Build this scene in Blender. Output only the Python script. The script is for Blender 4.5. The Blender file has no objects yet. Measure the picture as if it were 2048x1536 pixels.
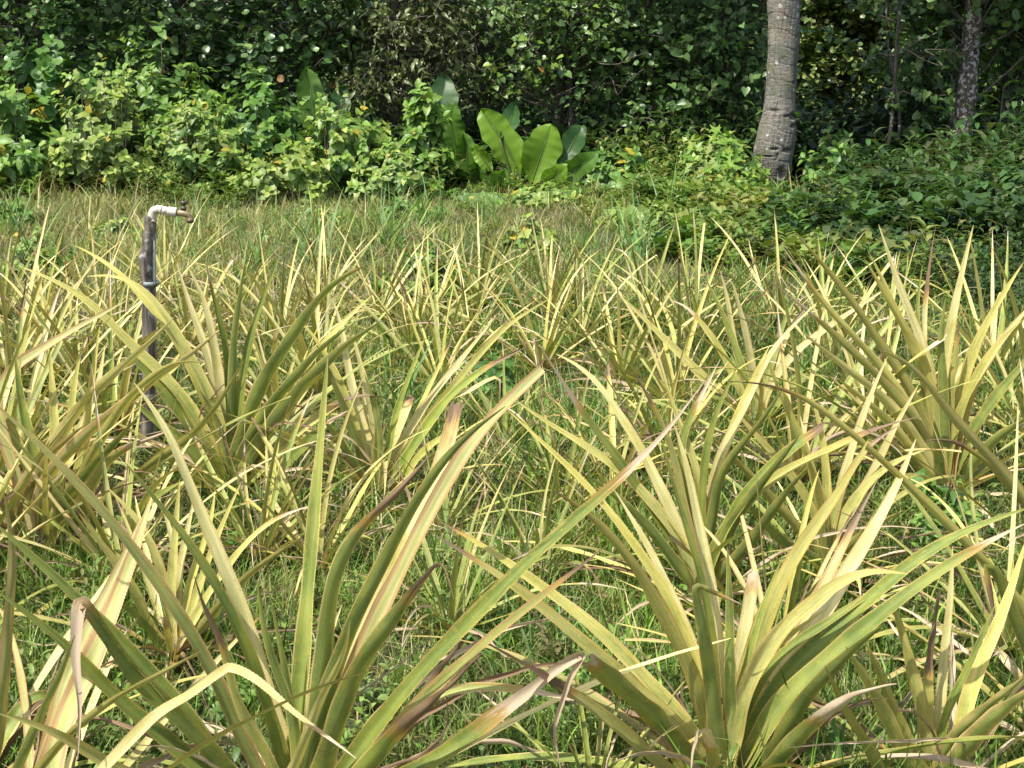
import bpy, math, random
import numpy as np
from mathutils import Vector, Matrix
from math import radians as R

SC = bpy.context.scene
C = SC.collection

# ------------------------------------------------------------------ camera
F = 2958.0; PITCH = R(13.8); CAM_H = 1.6
cam = bpy.data.objects.new('camera', bpy.data.cameras.new('camera'))
C.objects.link(cam)
cam.data.sensor_width = 36.0; cam.data.lens = 36.0 * F / 2048.0
cam.data.clip_start = 0.05; cam.data.clip_end = 600
cam.location = (0, 0, CAM_H); cam.rotation_euler = (R(90) - PITCH, 0, 0)
SC.camera = cam
# ------------------------------------------------------------------ sky, sun, exposure
SUN_EL, SUN_AZ = R(61), R(228)          # azimuth clockwise from +Y: behind the camera, to its left
w = bpy.data.worlds.new('World'); SC.world = w; w.use_nodes = True
nt = w.node_tree; nt.nodes.clear()
sky = nt.nodes.new('ShaderNodeTexSky'); sky.sky_type = 'NISHITA'; sky.sun_disc = False
sky.sun_elevation = SUN_EL; sky.sun_rotation = SUN_AZ
sky.air_density = 1.0; sky.dust_density = 3.0; sky.ozone_density = 1.0
bg = nt.nodes.new('ShaderNodeBackground'); bg.inputs[1].default_value = 0.15
ow = nt.nodes.new('ShaderNodeOutputWorld')
nt.links.new(sky.outputs[0], bg.inputs[0]); nt.links.new(bg.outputs[0], ow.inputs[0])
sl = bpy.data.lights.new('sun', 'SUN'); sl.energy = 5.0; sl.angle = R(0.6); sl.color = (1, .95, .86)
so = bpy.data.objects.new('sun', sl); C.objects.link(so)
sd = Vector((math.sin(SUN_AZ) * math.cos(SUN_EL), math.cos(SUN_AZ) * math.cos(SUN_EL), math.sin(SUN_EL)))
so.rotation_euler = sd.to_track_quat('Z', 'Y').to_euler(); so.location = (0, 0, 20)
SC.view_settings.view_transform = 'Standard'; SC.view_settings.look = 'None'
SC.view_settings.exposure = 0.48; SC.view_settings.gamma = 1
SC.cycles.max_bounces = 8; SC.cycles.diffuse_bounces = 4; SC.cycles.transmission_bounces = 6
SC.cycles.transparent_max_bounces = 8
SC.cycles.use_denoising = True

rng = np.random.default_rng(7)
random.seed(7)

# ------------------------------------------------------------------ helpers
SP, CP = math.sin(PITCH), math.cos(PITCH)
def ray(x, y):
    a = (x - 1024) / F; b = (768 - y) / F
    return np.array([a, CP + b * SP, -SP + b * CP])
def gp(x, y, z=0.0):
    d = ray(x, y); k = (z - CAM_H) / d[2]
    return np.array([0, 0, CAM_H]) + d * k
def at(x, y, Y):
    d = ray(x, y); k = Y / d[1]
    return np.array([0, 0, CAM_H]) + d * k
def nrm(v, axis=-1):
    n = np.linalg.norm(v, axis=axis, keepdims=True); return v / np.maximum(n, 1e-9)

def tag(o, label=None, cat=None, group=None, kind=None):
    if label: o['label'] = label
    if cat: o['category'] = cat
    if group: o['group'] = group
    if kind: o['kind'] = kind
    return o
def empty(name, loc):
    o = bpy.data.objects.new(name, None); o.location = [float(a) for a in loc]; C.objects.link(o)
    o.empty_display_size = .1
    return o
def mesh_data(name, V, T, mat, cols=None, uv=None, smooth=False):
    """V (n,3), T (m,3 or 4) arrays -> mesh"""
    V = np.asarray(V, dtype=np.float32); T = np.asarray(T, dtype=np.int32)
    me = bpy.data.meshes.new(name)
    k = T.shape[1]; m = len(T)
    me.vertices.add(len(V)); me.vertices.foreach_set('co', V.ravel())
    me.loops.add(m * k); me.loops.foreach_set('vertex_index', T.ravel())
    me.polygons.add(m)
    me.polygons.foreach_set('loop_start', np.arange(0, m * k, k, dtype=np.int32))
    me.polygons.foreach_set('loop_total', np.full(m, k, dtype=np.int32))
    if smooth: me.polygons.foreach_set('use_smooth', np.ones(m, dtype=bool))
    if cols is not None:
        a = me.color_attributes.new('Col', 'FLOAT_COLOR', 'POINT')
        c4 = np.ones((len(V), 4), dtype=np.float32); c4[:, :cols.shape[1]] = cols
        a.data.foreach_set('color', c4.ravel())
    if uv is not None:
        u = me.uv_layers.new(name='UVMap')
        u.data.foreach_set('uv', np.asarray(uv, dtype=np.float32)[T.ravel()].ravel())
    me.update(calc_edges=True)
    me.materials.append(mat)
    return me
def link(name, me, parent=None, loc=None):
    o = bpy.data.objects.new(name, me); C.objects.link(o)
    if parent is not None: o.parent = parent
    if loc is not None: o.location = [float(a) for a in loc]
    return o

class Soup:
    """collects triangle pieces with a colour per vertex"""
    def __init__(s): s.V = []; s.T = []; s.C = []; s.n = 0
    def add(s, V, T, col):
        V = np.asarray(V, dtype=np.float32).reshape(-1, 3); T = np.asarray(T).reshape(-1, 3)
        s.V.append(V); s.T.append(T + s.n)
        c = np.asarray(col, dtype=np.float32)
        if c.ndim == 1: c = np.tile(c, (len(V), 1))
        s.C.append(c); s.n += len(V)
    def stamp(s, tv, tt, M, P, col):
        """template tv (n,3), tt (m,3); M (k,3,3) columns = axes; P (k,3); col (k,3) or (k,n,3)"""
        k = len(P)
        if k == 0: return
        V = np.einsum('kij,nj->kni', M, tv) + P[:, None, :]
        T = tt[None] + (np.arange(k) * len(tv))[:, None, None]
        if col.ndim == 2: col = np.repeat(col[:, None, :], len(tv), 1)
        s.add(V.reshape(-1, 3), T.reshape(-1, 3), col.reshape(-1, 3))
    def mesh(s, name, mat, smooth=False):
        return mesh_data(name, np.concatenate(s.V), np.concatenate(s.T), mat, np.concatenate(s.C), smooth=smooth)

def basis(d, n, size):
    """leaf frames: +Y along d, +Z about n"""
    y = nrm(d); x = nrm(np.cross(y, n)); z = np.cross(x, y)
    M = np.stack([x, y, z], axis=-1)
    return M * np.asarray(size).reshape(-1, 1, 1)
def tube(path, radii, sides=6, closed_ends=True):
    P = np.asarray(path, float); n = len(P); r = np.broadcast_to(np.asarray(radii, float), (n,))
    T = np.gradient(P, axis=0); T = nrm(T)
    ref = np.array([0, 0, 1.0]) if abs(T[0][2]) < .9 else np.array([1.0, 0, 0])
    V = []
    x = nrm(np.cross(T[0], ref))
    for i in range(n):
        x = nrm(x - T[i] * np.dot(x, T[i])); y = np.cross(T[i], x)
        a = np.arange(sides) * 2 * math.pi / sides
        V.append(P[i] + r[i] * (np.cos(a)[:, None] * x + np.sin(a)[:, None] * y))
    V = np.concatenate(V); F_ = []
    for i in range(n - 1):
        for j in range(sides):
            a = i * sides + j; b = i * sides + (j + 1) % sides
            F_ += [(a, b, b + sides), (a, b + sides, a + sides)]
    if closed_ends:
        V = np.concatenate([V, P[:1], P[-1:]]); c0 = n * sides; c1 = c0 + 1
        for j in range(sides):
            F_.append((c0, (j + 1) % sides, j)); F_.append((c1, (n - 1) * sides + j, (n - 1) * sides + (j + 1) % sides))
    return V, np.array(F_)
def catmull(P, n):
    P = np.asarray(P, float)
    if len(P) == 2: P = np.array([P[0], (P[0] + P[1]) / 2, P[1]])
    d = np.r_[0, np.cumsum(np.linalg.norm(np.diff(P, axis=0), axis=1))]; d /= d[-1]
    Q = np.vstack([2 * P[0] - P[1], P, 2 * P[-1] - P[-2]])
    t = np.linspace(0, 1, n); out = np.empty((n, P.shape[1]))
    k = np.clip(np.searchsorted(d, t, side='right') - 1, 0, len(P) - 2)
    u = ((t - d[k]) / np.maximum(d[k + 1] - d[k], 1e-9))[:, None]
    p0, p1, p2, p3 = Q[k], Q[k + 1], Q[k + 2], Q[k + 3]
    return .5 * ((2 * p1) + (-p0 + p2) * u + (2 * p0 - 5 * p1 + 4 * p2 - p3) * u ** 2 + (-p0 + 3 * p1 - 3 * p2 + p3) * u ** 3)

# ------------------------------------------------------------------ materials
def new_mat(name):
    m = bpy.data.materials.new(name); m.use_nodes = True
    t = m.node_tree; t.nodes.clear()
    return m, t
class NT:
    def __init__(s, t): s.t = t
    def n(s, typ, **kw):
        nd = s.t.nodes.new(typ)
        for k, v in kw.items():
            if k.startswith('i_'):
                key = k[2:]; key = int(key) if key.isdigit() else key
                s.put(nd.inputs[key], v)
            else: setattr(nd, k, v)
        return nd
    def put(s, inp, v):
        if isinstance(v, bpy.types.NodeSocket): s.t.links.new(v, inp)
        else: inp.default_value = v
    def m(s, op, a, b=0.0, c=0.0, clamp=False):
        nd = s.t.nodes.new('ShaderNodeMath'); nd.operation = op; nd.use_clamp = clamp
        s.put(nd.inputs[0], a); s.put(nd.inputs[1], b); s.put(nd.inputs[2], c); return nd.outputs[0]
    def mix(s, f, a, b, mode='MIX'):
        nd = s.t.nodes.new('ShaderNodeMix'); nd.data_type = 'RGBA'; nd.blend_type = mode; nd.clamp_factor = True
        s.put(nd.inputs[0], f)
        s.put(nd.inputs[6], a if isinstance(a, bpy.types.NodeSocket) else (*a, 1) if len(a) == 3 else a)
        s.put(nd.inputs[7], b if isinstance(b, bpy.types.NodeSocket) else (*b, 1) if len(b) == 3 else b)
        return nd.outputs[2]
    def ramp(s, v, a, b, lo=0.0, hi=1.0):
        nd = s.t.nodes.new('ShaderNodeMapRange'); nd.interpolation_type = 'SMOOTHSTEP'
        s.put(nd.inputs[0], v); s.put(nd.inputs[1], a); s.put(nd.inputs[2], b); s.put(nd.inputs[3], lo); s.put(nd.inputs[4], hi)
        return nd.outputs[0]
    def noise(s, vec, scale, detail=3, rough=.55, dist=0.0):
        nd = s.t.nodes.new('ShaderNodeTexNoise'); s.put(nd.inputs['Vector'], vec)
        nd.inputs['Scale'].default_value = scale; nd.inputs['Detail'].default_value = detail
        nd.inputs['Roughness'].default_value = rough; nd.inputs['Distortion'].default_value = dist
        return nd.outputs[0]

def foliage_mat(name, trans=.35, rough=.42, spec=.5, nscale=60., namp=.35):
    m, t = new_mat(name); g = NT(t)
    col = g.n('ShaderNodeVertexColor', layer_name='Col').outputs[0]
    geo = g.n('ShaderNodeNewGeometry')
    tc = g.n('ShaderNodeTexCoord')
    nz = g.noise(tc.outputs['Object'], nscale, 3)
    nb = g.noise(tc.outputs['Object'], nscale * .06, 2)
    k = g.m('ADD', g.m('MULTIPLY', nz, namp * 2), g.m('MULTIPLY_ADD', nb, .5, .75 - namp))
    sc = g.n('ShaderNodeVectorMath', operation='SCALE'); t.links.new(col, sc.inputs[0]); g.put(sc.inputs['Scale'], k)
    c = sc.outputs[0]
    p = g.n('ShaderNodeBsdfPrincipled'); g.put(p.inputs['Base Color'], c); p.inputs['Roughness'].default_value = rough
    p.inputs['Specular IOR Level'].default_value = spec
    bmp = g.n('ShaderNodeBump'); bmp.inputs['Strength'].default_value = .35; bmp.inputs['Distance'].default_value = .004
    t.links.new(nz, bmp.inputs['Height']); t.links.new(bmp.outputs[0], p.inputs['Normal'])
    tr = g.n('ShaderNodeBsdfTranslucent')
    tcx = g.mix(1.0, c, (1.0, 1.05, .45), 'MULTIPLY')
    t.links.new(tcx, tr.inputs[0])
    mx = g.n('ShaderNodeMixShader'); mx.inputs[0].default_value = trans
    t.links.new(p.outputs[0], mx.inputs[1]); t.links.new(tr.outputs[0], mx.inputs[2])
    o = g.n('ShaderNodeOutputMaterial'); t.links.new(mx.outputs[0], o.inputs[0])
    return m
def bark_mat(name, dark, light, scale=30., patch=None, pscale=40., pth=.62, bump=.6, stretch=.25):
    m, t = new_mat(name); g = NT(t)
    tc = g.n('ShaderNodeTexCoord'); mp = g.n('ShaderNodeMapping'); mp.inputs['Scale'].default_value = (1, 1, stretch)
    t.links.new(tc.outputs['Object'], mp.inputs[0])
    a = g.noise(mp.outputs[0], scale, 6, .65); b = g.noise(tc.outputs['Object'], scale * .2, 3)
    c = g.mix(g.ramp(a, .35, .65), dark, light)
    c = g.mix(g.m('MULTIPLY', g.ramp(b, .4, .7), .5), c, tuple(x * .6 for x in light))
    if patch:
        pn = g.noise(tc.outputs['Object'], pscale, 4, .6)
        c = g.mix(g.ramp(pn, pth, pth + .05), c, patch)
    p = g.n('ShaderNodeBsdfPrincipled'); t.links.new(c, p.inputs['Base Color']); p.inputs['Roughness'].default_value = .85
    bp = g.n('ShaderNodeBump'); bp.inputs['Strength'].default_value = bump; bp.inputs['Distance'].default_value = .01
    t.links.new(a, bp.inputs['Height']); t.links.new(bp.outputs[0], p.inputs['Normal'])
    o = g.n('ShaderNodeOutputMaterial'); t.links.new(p.outputs[0], o.inputs[0])
    return m

def pineapple_mat():
    m, t = new_mat('pineapple_leaf'); g = NT(t)
    uv = g.n('ShaderNodeUVMap', uv_map='UVMap'); sp = g.n('ShaderNodeSeparateXYZ'); t.links.new(uv.outputs[0], sp.inputs[0])
    U, V = sp.outputs[0], sp.outputs[1]
    oi = g.n('ShaderNodeObjectInfo'); sc = g.n('ShaderNodeSeparateColor'); t.links.new(oi.outputs['Color'], sc.inputs[0])
    yel, dry, pink, pale = sc.outputs[0], sc.outputs[1], sc.outputs[2], oi.outputs['Alpha']
    rnd = oi.outputs['Random']
    geo = g.n('ShaderNodeNewGeometry'); back = geo.outputs['Backfacing']
    cu = g.m('SUBTRACT', U, .5); e = g.m('MULTIPLY', g.m('ABSOLUTE', cu), 2)        # 0 mid, 1 margin
    r50 = g.m('MULTIPLY', rnd, 57.0)
    cv = g.n('ShaderNodeCombineXYZ'); g.put(cv.inputs[0], g.m('MULTIPLY', U, .05)); g.put(cv.inputs[1], V); g.put(cv.inputs[2], r50)
    cs = g.n('ShaderNodeCombineXYZ'); g.put(cs.inputs[0], g.m('MULTIPLY', U, .05)); g.put(cs.inputs[1], g.m('MULTIPLY', V, .012)); g.put(cs.inputs[2], r50)
    cm = g.n('ShaderNodeCombineXYZ'); g.put(cm.inputs[0], g.m('MULTIPLY', U, .05)); g.put(cm.inputs[1], g.m('MULTIPLY', V, .12)); g.put(cm.inputs[2], r50)
    big = g.noise(cv.outputs[0], 9, 3); streak = g.noise(cs.outputs[0], 420, 3, .7); mid = g.noise(cm.outputs[0], 90, 4, .7)
    fine = g.noise(cv.outputs[0], 260, 4, .75); mot = g.noise(cv.outputs[0], 75, 5, .75)
    green = g.mix(g.ramp(big, .35, .65), (.15, .24, .026), (.28, .35, .035))
    yellow = g.mix(g.ramp(mid, .3, .7), (.52, .45, .045), (.64, .55, .10))
    yf = g.m('ADD', g.m('ADD', yel, g.m('MULTIPLY', g.m('SUBTRACT', mid, .5), 1.2)), g.m('MULTIPLY', g.m('POWER', e, 2.5), g.m('MULTIPLY_ADD', yel, .5, .25)))
    yf = g.m('ADD', yf, g.m('MULTIPLY', g.m('SUBTRACT', V, .40), .35)); yf = g.m('ADD', yf, g.m('MULTIPLY', g.m('SUBTRACT', mot, .5), g.m('MULTIPLY_ADD', e, 1.8, .4)))
    c = g.mix(g.ramp(yf, .15, 1.05), green, yellow)
    # lighter centre stripe
    c = g.mix(g.m('MULTIPLY', g.ramp(e, .5, .0), g.m('MULTIPLY', g.ramp(streak, .35, .6), .5)), c, (.38, .42, .12))
    # pale bleached upper side
    pf = g.m('MULTIPLY', g.m('MULTIPLY', pale, g.ramp(big, .15, .6)), g.m('SUBTRACT', 1.0, g.m('MULTIPLY', back, .55)))
    c = g.mix(pf, c, g.mix(streak, (.80, .70, .26), (.86, .79, .42)))
    c = g.mix(g.m('MULTIPLY', g.ramp(g.m('ADD', e, g.m('MULTIPLY', g.m('SUBTRACT', mid, .5), .5)), .50, .12), g.m('ADD', g.m('MULTIPLY', pale, .35), g.m('MULTIPLY', pink, .45), clamp=True)), c, g.mix(streak, (.30, .38, .08), (.46, .50, .16)))
    # pink-brown lengthwise band beside the margin
    pb = g.m('MULTIPLY', g.ramp(g.m('ADD', e, g.m('MULTIPLY', g.m('SUBTRACT', mid, .5), .7)), .4, .75), pink)
    c = g.mix(g.m('MULTIPLY', pb, .8), c, g.mix(mid, (.46, .17, .09), (.62, .38, .20)))
    c = g.mix(g.m('MULTIPLY', g.ramp(g.m('ADD', mot, g.m('MULTIPLY', e, .12)), .60, .72), g.m('MULTIPLY_ADD', back, .35, .25)), c, (.46, .30, .03))
    c = g.mix(g.m('MULTIPLY', g.ramp(streak, .50, .62), .55), c, g.mix(.5, c, (.10, .09, .02)))
    # waxy bloom below
    c = g.mix(g.m('MULTIPLY', back, g.m('MULTIPLY_ADD', g.ramp(streak, .42, .62), .26, .02)), c, (.34, .38, .20))
    # margin line
    c = g.mix(g.m('MULTIPLY', g.ramp(e, .84, .93), .8), c, g.mix(rnd, (.50, .33, .06), (.70, .58, .22)))
    # pale pinkish base
    c = g.mix(g.ramp(V, .14, .0, 0, .7), c, (.48, .36, .24))
    # spots and scars
    c = g.mix(g.m('MULTIPLY', g.ramp(fine, .60, .68), .55), c, (.20, .13, .035))
    c = g.mix(g.m('MULTIPLY', g.ramp(g.noise(cv.outputs[0], 110, 2), .70, .73), .7), c, (.62, .50, .05))
    c = g.mix(g.ramp(g.noise(cm.outputs[0], 210, 5, .8), .735, .75), c, (.03, .02, .01))
    # dry end
    dd = g.m('ADD', g.m('SUBTRACT', V, dry), g.m('MULTIPLY', g.m('SUBTRACT', mid, .5), .22))
    drycol = g.mix(g.ramp(g.m('FRACT', g.m('MULTIPLY', rnd, 7.31)), .35, .55), g.mix(mid, (.60, .44, .27), (.74, .60, .42)), g.mix(streak, (.14, .085, .045), (.34, .22, .12)))
    drycol = g.mix(g.m('MULTIPLY', g.ramp(mid, .55, .75), .7), drycol, (.09, .055, .03))
    c = g.mix(g.ramp(dd, -.06, -.01, 0, .7), c, (.52, .25, .04))
    c = g.mix(g.ramp(dd, -.015, .02), c, drycol)
    hs = g.n('ShaderNodeHueSaturation'); hs.inputs['Saturation'].default_value = .93; g.put(hs.inputs['Value'], g.m('MULTIPLY_ADD', rnd, .42, .78)); g.put(hs.inputs['Color'], c)
    c = hs.outputs[0]
    p = g.n('ShaderNodeBsdfPrincipled'); t.links.new(c, p.inputs['Base Color'])
    g.put(p.inputs['Roughness'], g.m('MULTIPLY_ADD', mid, .3, .32)); p.inputs['Specular IOR Level'].default_value = .45
    bp = g.n('ShaderNodeBump'); bp.inputs['Strength'].default_value = .5; bp.inputs['Distance'].default_value = .002
    t.links.new(g.m('ADD', streak, g.m('MULTIPLY', fine, .4)), bp.inputs['Height']); t.links.new(bp.outputs[0], p.inputs['Normal'])
    tr = g.n('ShaderNodeBsdfTranslucent'); t.links.new(g.mix(1.0, c, (1, .95, .5), 'MULTIPLY'), tr.inputs[0])
    mx = g.n('ShaderNodeMixShader'); mx.inputs[0].default_value = .22
    t.links.new(p.outputs[0], mx.inputs[1]); t.links.new(tr.outputs[0], mx.inputs[2])
    o = g.n('ShaderNodeOutputMaterial'); t.links.new(mx.outputs[0], o.inputs[0])
    return m

M_PINE = pineapple_mat()
M_LEAF = foliage_mat('shrub_leaf', .32, .42, .4)
M_TREE = foliage_mat('tree_leaf', .34, .38, .6)
M_GRASS = foliage_mat('grass_blade', .35, .5, .35, 25., .25)
M_BIG = foliage_mat('broad_leaf', .42, .42, .4, 14., .2)
M_TWIG = bark_mat('twig', (.05, .038, .026), (.20, .17, .13), 60)
M_BARKD = bark_mat('dark_bark', (.030, .025, .020), (.13, .11, .09), 35, (.42, .40, .37), 28, .60)
M_BARKW = bark_mat('lichen_bark', (.035, .028, .024), (.15, .11, .09), 30, (.46, .43, .40), 24, .52)
# ------------------------------------------------------------------ ground
def hgt(x, y):
    return .035 * np.sin(x * 1.3 + .5) * np.cos(y * .9) + .02 * np.sin(x * 3.1 + y * 2.3)
def ground():
    m, t = new_mat('soil'); g = NT(t)
    tc = g.n('ShaderNodeTexCoord'); v = tc.outputs['Object']
    a = g.noise(v, 18, 6, .7); b = g.noise(v, 1.1, 4)
    c = g.mix(g.ramp(a, .35, .65), (.035, .040, .016), (.075, .075, .030))
    c = g.mix(g.m('MULTIPLY', g.ramp(b, .5, .7), .5), c, (.085, .065, .035))
    p = g.n('ShaderNodeBsdfPrincipled'); t.links.new(c, p.inputs['Base Color']); p.inputs['Roughness'].default_value = .95
    bp = g.n('ShaderNodeBump'); bp.inputs['Distance'].default_value = .03; t.links.new(a, bp.inputs['Height']); t.links.new(bp.outputs[0], p.inputs['Normal'])
    o = g.n('ShaderNodeOutputMaterial'); t.links.new(p.outputs[0], o.inputs[0])
    q = np.r_[-1., np.linspace(-.72, .72, 161) ** 3 * 300 / .72 ** 3 * .4, 1.]
    xs = np.r_[-300, np.linspace(-14, 14, 141), 300]; ys = np.r_[-300, np.linspace(-3, 30, 141), 500]
    X, Y = np.meshgrid(xs, ys); Z = hgt(X, Y) * (np.abs(X) < 15) * (Y > -4) * (Y < 31)
    V = np.stack([X, Y, Z], -1).reshape(-1, 3); n = len(xs)
    i, j = np.meshgrid(np.arange(n - 1), np.arange(len(ys) - 1)); a0 = (j * n + i).ravel()
    T = np.stack([a0, a0 + 1, a0 + n + 1, a0 + n], 1)
    o = link('ground', mesh_data('ground', V, T, m, smooth=True)); tag(o, kind='structure')
ground()

# ------------------------------------------------------------------ grass and ground weeds (stuff)
def blade_clump(nb, h0, h1, w0, rad, lean, seed, segs=3):
    r = np.random.default_rng(seed); V = []; T = []; n = 0; tt = []
    for b in range(nb):
        a = r.uniform(0, 2 * math.pi); rr = rad * math.sqrt(r.uniform()); p = np.array([math.cos(a) * rr, math.sin(a) * rr, -.01])
        az = r.uniform(0, 2 * math.pi); L = r.uniform(h0, h1); th = r.uniform(0, lean); cur = r.uniform(.2, 1.4)
        d = np.array([math.cos(az), math.sin(az), 0]); s = np.array([-d[1], d[0], 0]); w = w0 * r.uniform(.6, 1.3)
        tw = r.uniform(-1, 1); s = nrm(s + d * tw)
        for k in range(segs + 1):
            f = k / segs; ww = w * (1 - f) ** .7
            if k < segs: V += [p - s * ww / 2, p + s * ww / 2]; tt += [b, b]
            else: V += [p]; tt += [b]
            ang = th + cur * f; p = p + (d * math.sin(ang) + np.array([0, 0, math.cos(ang)])) * L / segs
        for k in range(segs - 1):
            a0 = n + 2 * k; T += [(a0, a0 + 1, a0 + 3), (a0, a0 + 3, a0 + 2)]
        a0 = n + 2 * (segs - 1); T.append((a0, a0 + 1, a0 + 2)); n += 2 * segs + 1
    return np.array(V), np.array(T), np.array(tt)
# leaf templates: +Y length 1, X width, Z up
def leaf_t(wd=.5, fold=.12, droop=.15):
    y = [0, .25, .6, 1.0]
    V = [(0, 0, 0), (0, .33, .02), (0, .68, -.03), (0, 1, -droop),
         (-wd * .40, .22, fold * .9), (-wd * .46, .52, fold), (-wd * .24, .82, fold * .3 - droop * .4),
         (wd * .40, .22, fold * .9), (wd * .46, .52, fold), (wd * .24, .82, fold * .3 - droop * .4)]
    T = [(0, 1, 4), (4, 1, 5), (1, 2, 5), (5, 2, 6), (2, 3, 6), (0, 7, 1), (7, 8, 1), (1, 8, 2), (8, 9, 2), (2, 9, 3)]
    return np.array(V, float), np.array(T)
def round_t():
    V = [(0, .08, 0)]; a = np.linspace(-.42 * math.pi, 1.42 * math.pi, 9)
    V = [(0, .42, -.05), (0, .1, 0)] + [(math.cos(q) * .5, .5 + math.sin(q) * .47, .06 + .05 * math.cos(3 * q)) for q in a]
    T = [(0, 1 + i, 2 + i) for i in range(9)] + [(0, 10, 1)]
    return np.array(V, float), np.array(T)
def heart_t():
    V = [(0, .12, 0), (0, .5, -.04), (0, 1, -.18)]
    L = [(-.2, -.02, .06), (-.42, .12, .10), (-.42, .38, .08), (-.25, .68, 0)]
    V += L + [(-x, y, z) for x, y, z in L]
    T = [(0, 4, 3), (0, 5, 4), (0, 1, 5), (1, 6, 5), (1, 2, 6), (0, 7, 8), (0, 8, 9), (0, 9, 1), (1, 9, 10), (1, 10, 2)]
    return np.array(V, float), np.array(T)
def lobe_t():   # ivy / star-like lobed leaf
    pts = [(0, -.02), (-.38, -.1), (-.30, .2), (-.52, .42), (-.2, .52), (0, 1), (.2, .52), (.52, .42), (.30, .2), (.38, -.1)]
    V = [(0, .28, -.04)] + [(x, y, .08 * abs(x) - .1 * max(0, y - .5)) for x, y in pts]
    T = [(0, 1 + (i + 1) % 10, 1 + i) for i in range(10)]
    return np.array(V, float), np.array(T)
OV, NA, WI, RO, HE, LO = leaf_t(.62), leaf_t(.34, .07, .25), leaf_t(.85, .1, .12), round_t(), heart_t(), lobe_t()

def yawM(az, s):
    c, n_ = np.cos(az), np.sin(az); M = np.zeros((len(az), 3, 3)); M[:, 0, 0] = c; M[:, 0, 1] = -n_; M[:, 1, 0] = n_; M[:, 1, 1] = c; M[:, 2, 2] = 1
    return M * s[:, None, None]
def field_pts(dens, y0, y1, extra=1.2, pw=0):
    A = 0; out = []
    n = int(dens * (y1 - y0) * ((.36 * (y0 + y1) / 2 + extra) * 2))
    Y = rng.uniform(y0, y1, n * 2); keep = rng.uniform(size=n * 2) < (.36 * Y + extra) / (.36 * y1 + extra); Y = Y[keep][:n]
    X = rng.uniform(-1, 1, len(Y)) * (.36 * Y + extra)
    return np.stack([X, Y, hgt(X, Y)], 1)
def vnoise(x, y, s, seed=0):
    r = np.random.default_rng(seed); v = 0
    for i in range(6):
        a, b, c = r.uniform(-1, 1), r.uniform(-1, 1), r.uniform(0, 6.28); v = v + np.sin((a * x + b * y) * s * (1 + i * .4) + c)
    return v / 6 * 1.6
def pal(k, cols, jit=.18):
    cols = np.array(cols); c = cols[rng.integers(0, len(cols), k)]
    return c * rng.uniform(1 - jit, 1 + jit, (k, 1)) * rng.uniform(.92, 1.08, (k, 3))

G_GREEN = [(.115, .215, .028), (.155, .265, .036), (.08, .16, .024), (.22, .34, .06), (.27, .33, .09)]
G_DRY = [(.46, .40, .19), (.38, .36, .15), (.52, .47, .25), (.32, .34, .12), (.27, .33, .10)]
def dryness(P):   # straw-coloured turf towards the hedge, most on its left
    y = P[:, 1]; x = P[:, 0]
    d = .10 + np.clip((y - 5.5) / 3.5, 0, 1) * np.clip(.62 - (x + .2) * .17, .08, 1) + .30 * vnoise(x, y, 1.4, 3)
    return np.clip(d, .06, .93)
def make_grass():
    s = Soup()
    # density, y range, blades per clump, blade length, blade width, radius, lean
    for (d, y0, y1, nb, h0, h1, w0, rad, ln) in ((420, 1.9, 4.2, 16, .07, .20, .0046, .07, 1.2), (75, 1.9, 4.8, 7, .10, .24, .0075, .05, 1.0),
                                                (190, 4.2, 7.5, 16, .08, .22, .0056, .08, 1.1), (16, 4.6, 8.0, 8, .10, .26, .010, .06, .9),
                                                (120, 7.5, 14.2, 18, .05, .14, .0070, .11, 1.5), (14, 8.0, 14.0, 9, .12, .30, .011, .08, 1.1)):
        P = field_pts(d, y0, y1)
        for k in range(6):
            tv, tt, bl = blade_clump(nb, h0, h1, w0, rad, ln, 11 + k)
            Q = P[k::6]; n = len(Q)
            S = rng.uniform(.55, 1.3, n) * np.clip(1 + .5 * vnoise(Q[:, 0], Q[:, 1], 3.0, 12) + .3 * vnoise(Q[:, 0], Q[:, 1], 8.0, 13), .75, 1.8); dr = dryness(Q)
            isd = rng.uniform(size=(n, bl.max() + 1)) < (dr[:, None] * .85 + .06)
            br = (1 + .25 * vnoise(Q[:, 0], Q[:, 1], 2.2, 14))[:, None, None]
            cg = pal(n, G_GREEN)[:, None, :] * rng.uniform(.4, 1.5, (n, bl.max() + 1, 1)) * br; cd = pal(n, G_DRY)[:, None, :] * rng.uniform(.6, 1.25, (n, bl.max() + 1, 1)) * br
            cb = np.where(isd[..., None], cd, cg)[:, bl]
            s.stamp(tv, tt, yawM(rng.uniform(0, 6.28, n), S), Q, cb)
    o = link('grass', s.mesh('grass', M_GRASS)); tag(o, 'short green and straw coloured grass covering the field', kind='stuff')
make_grass()
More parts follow.
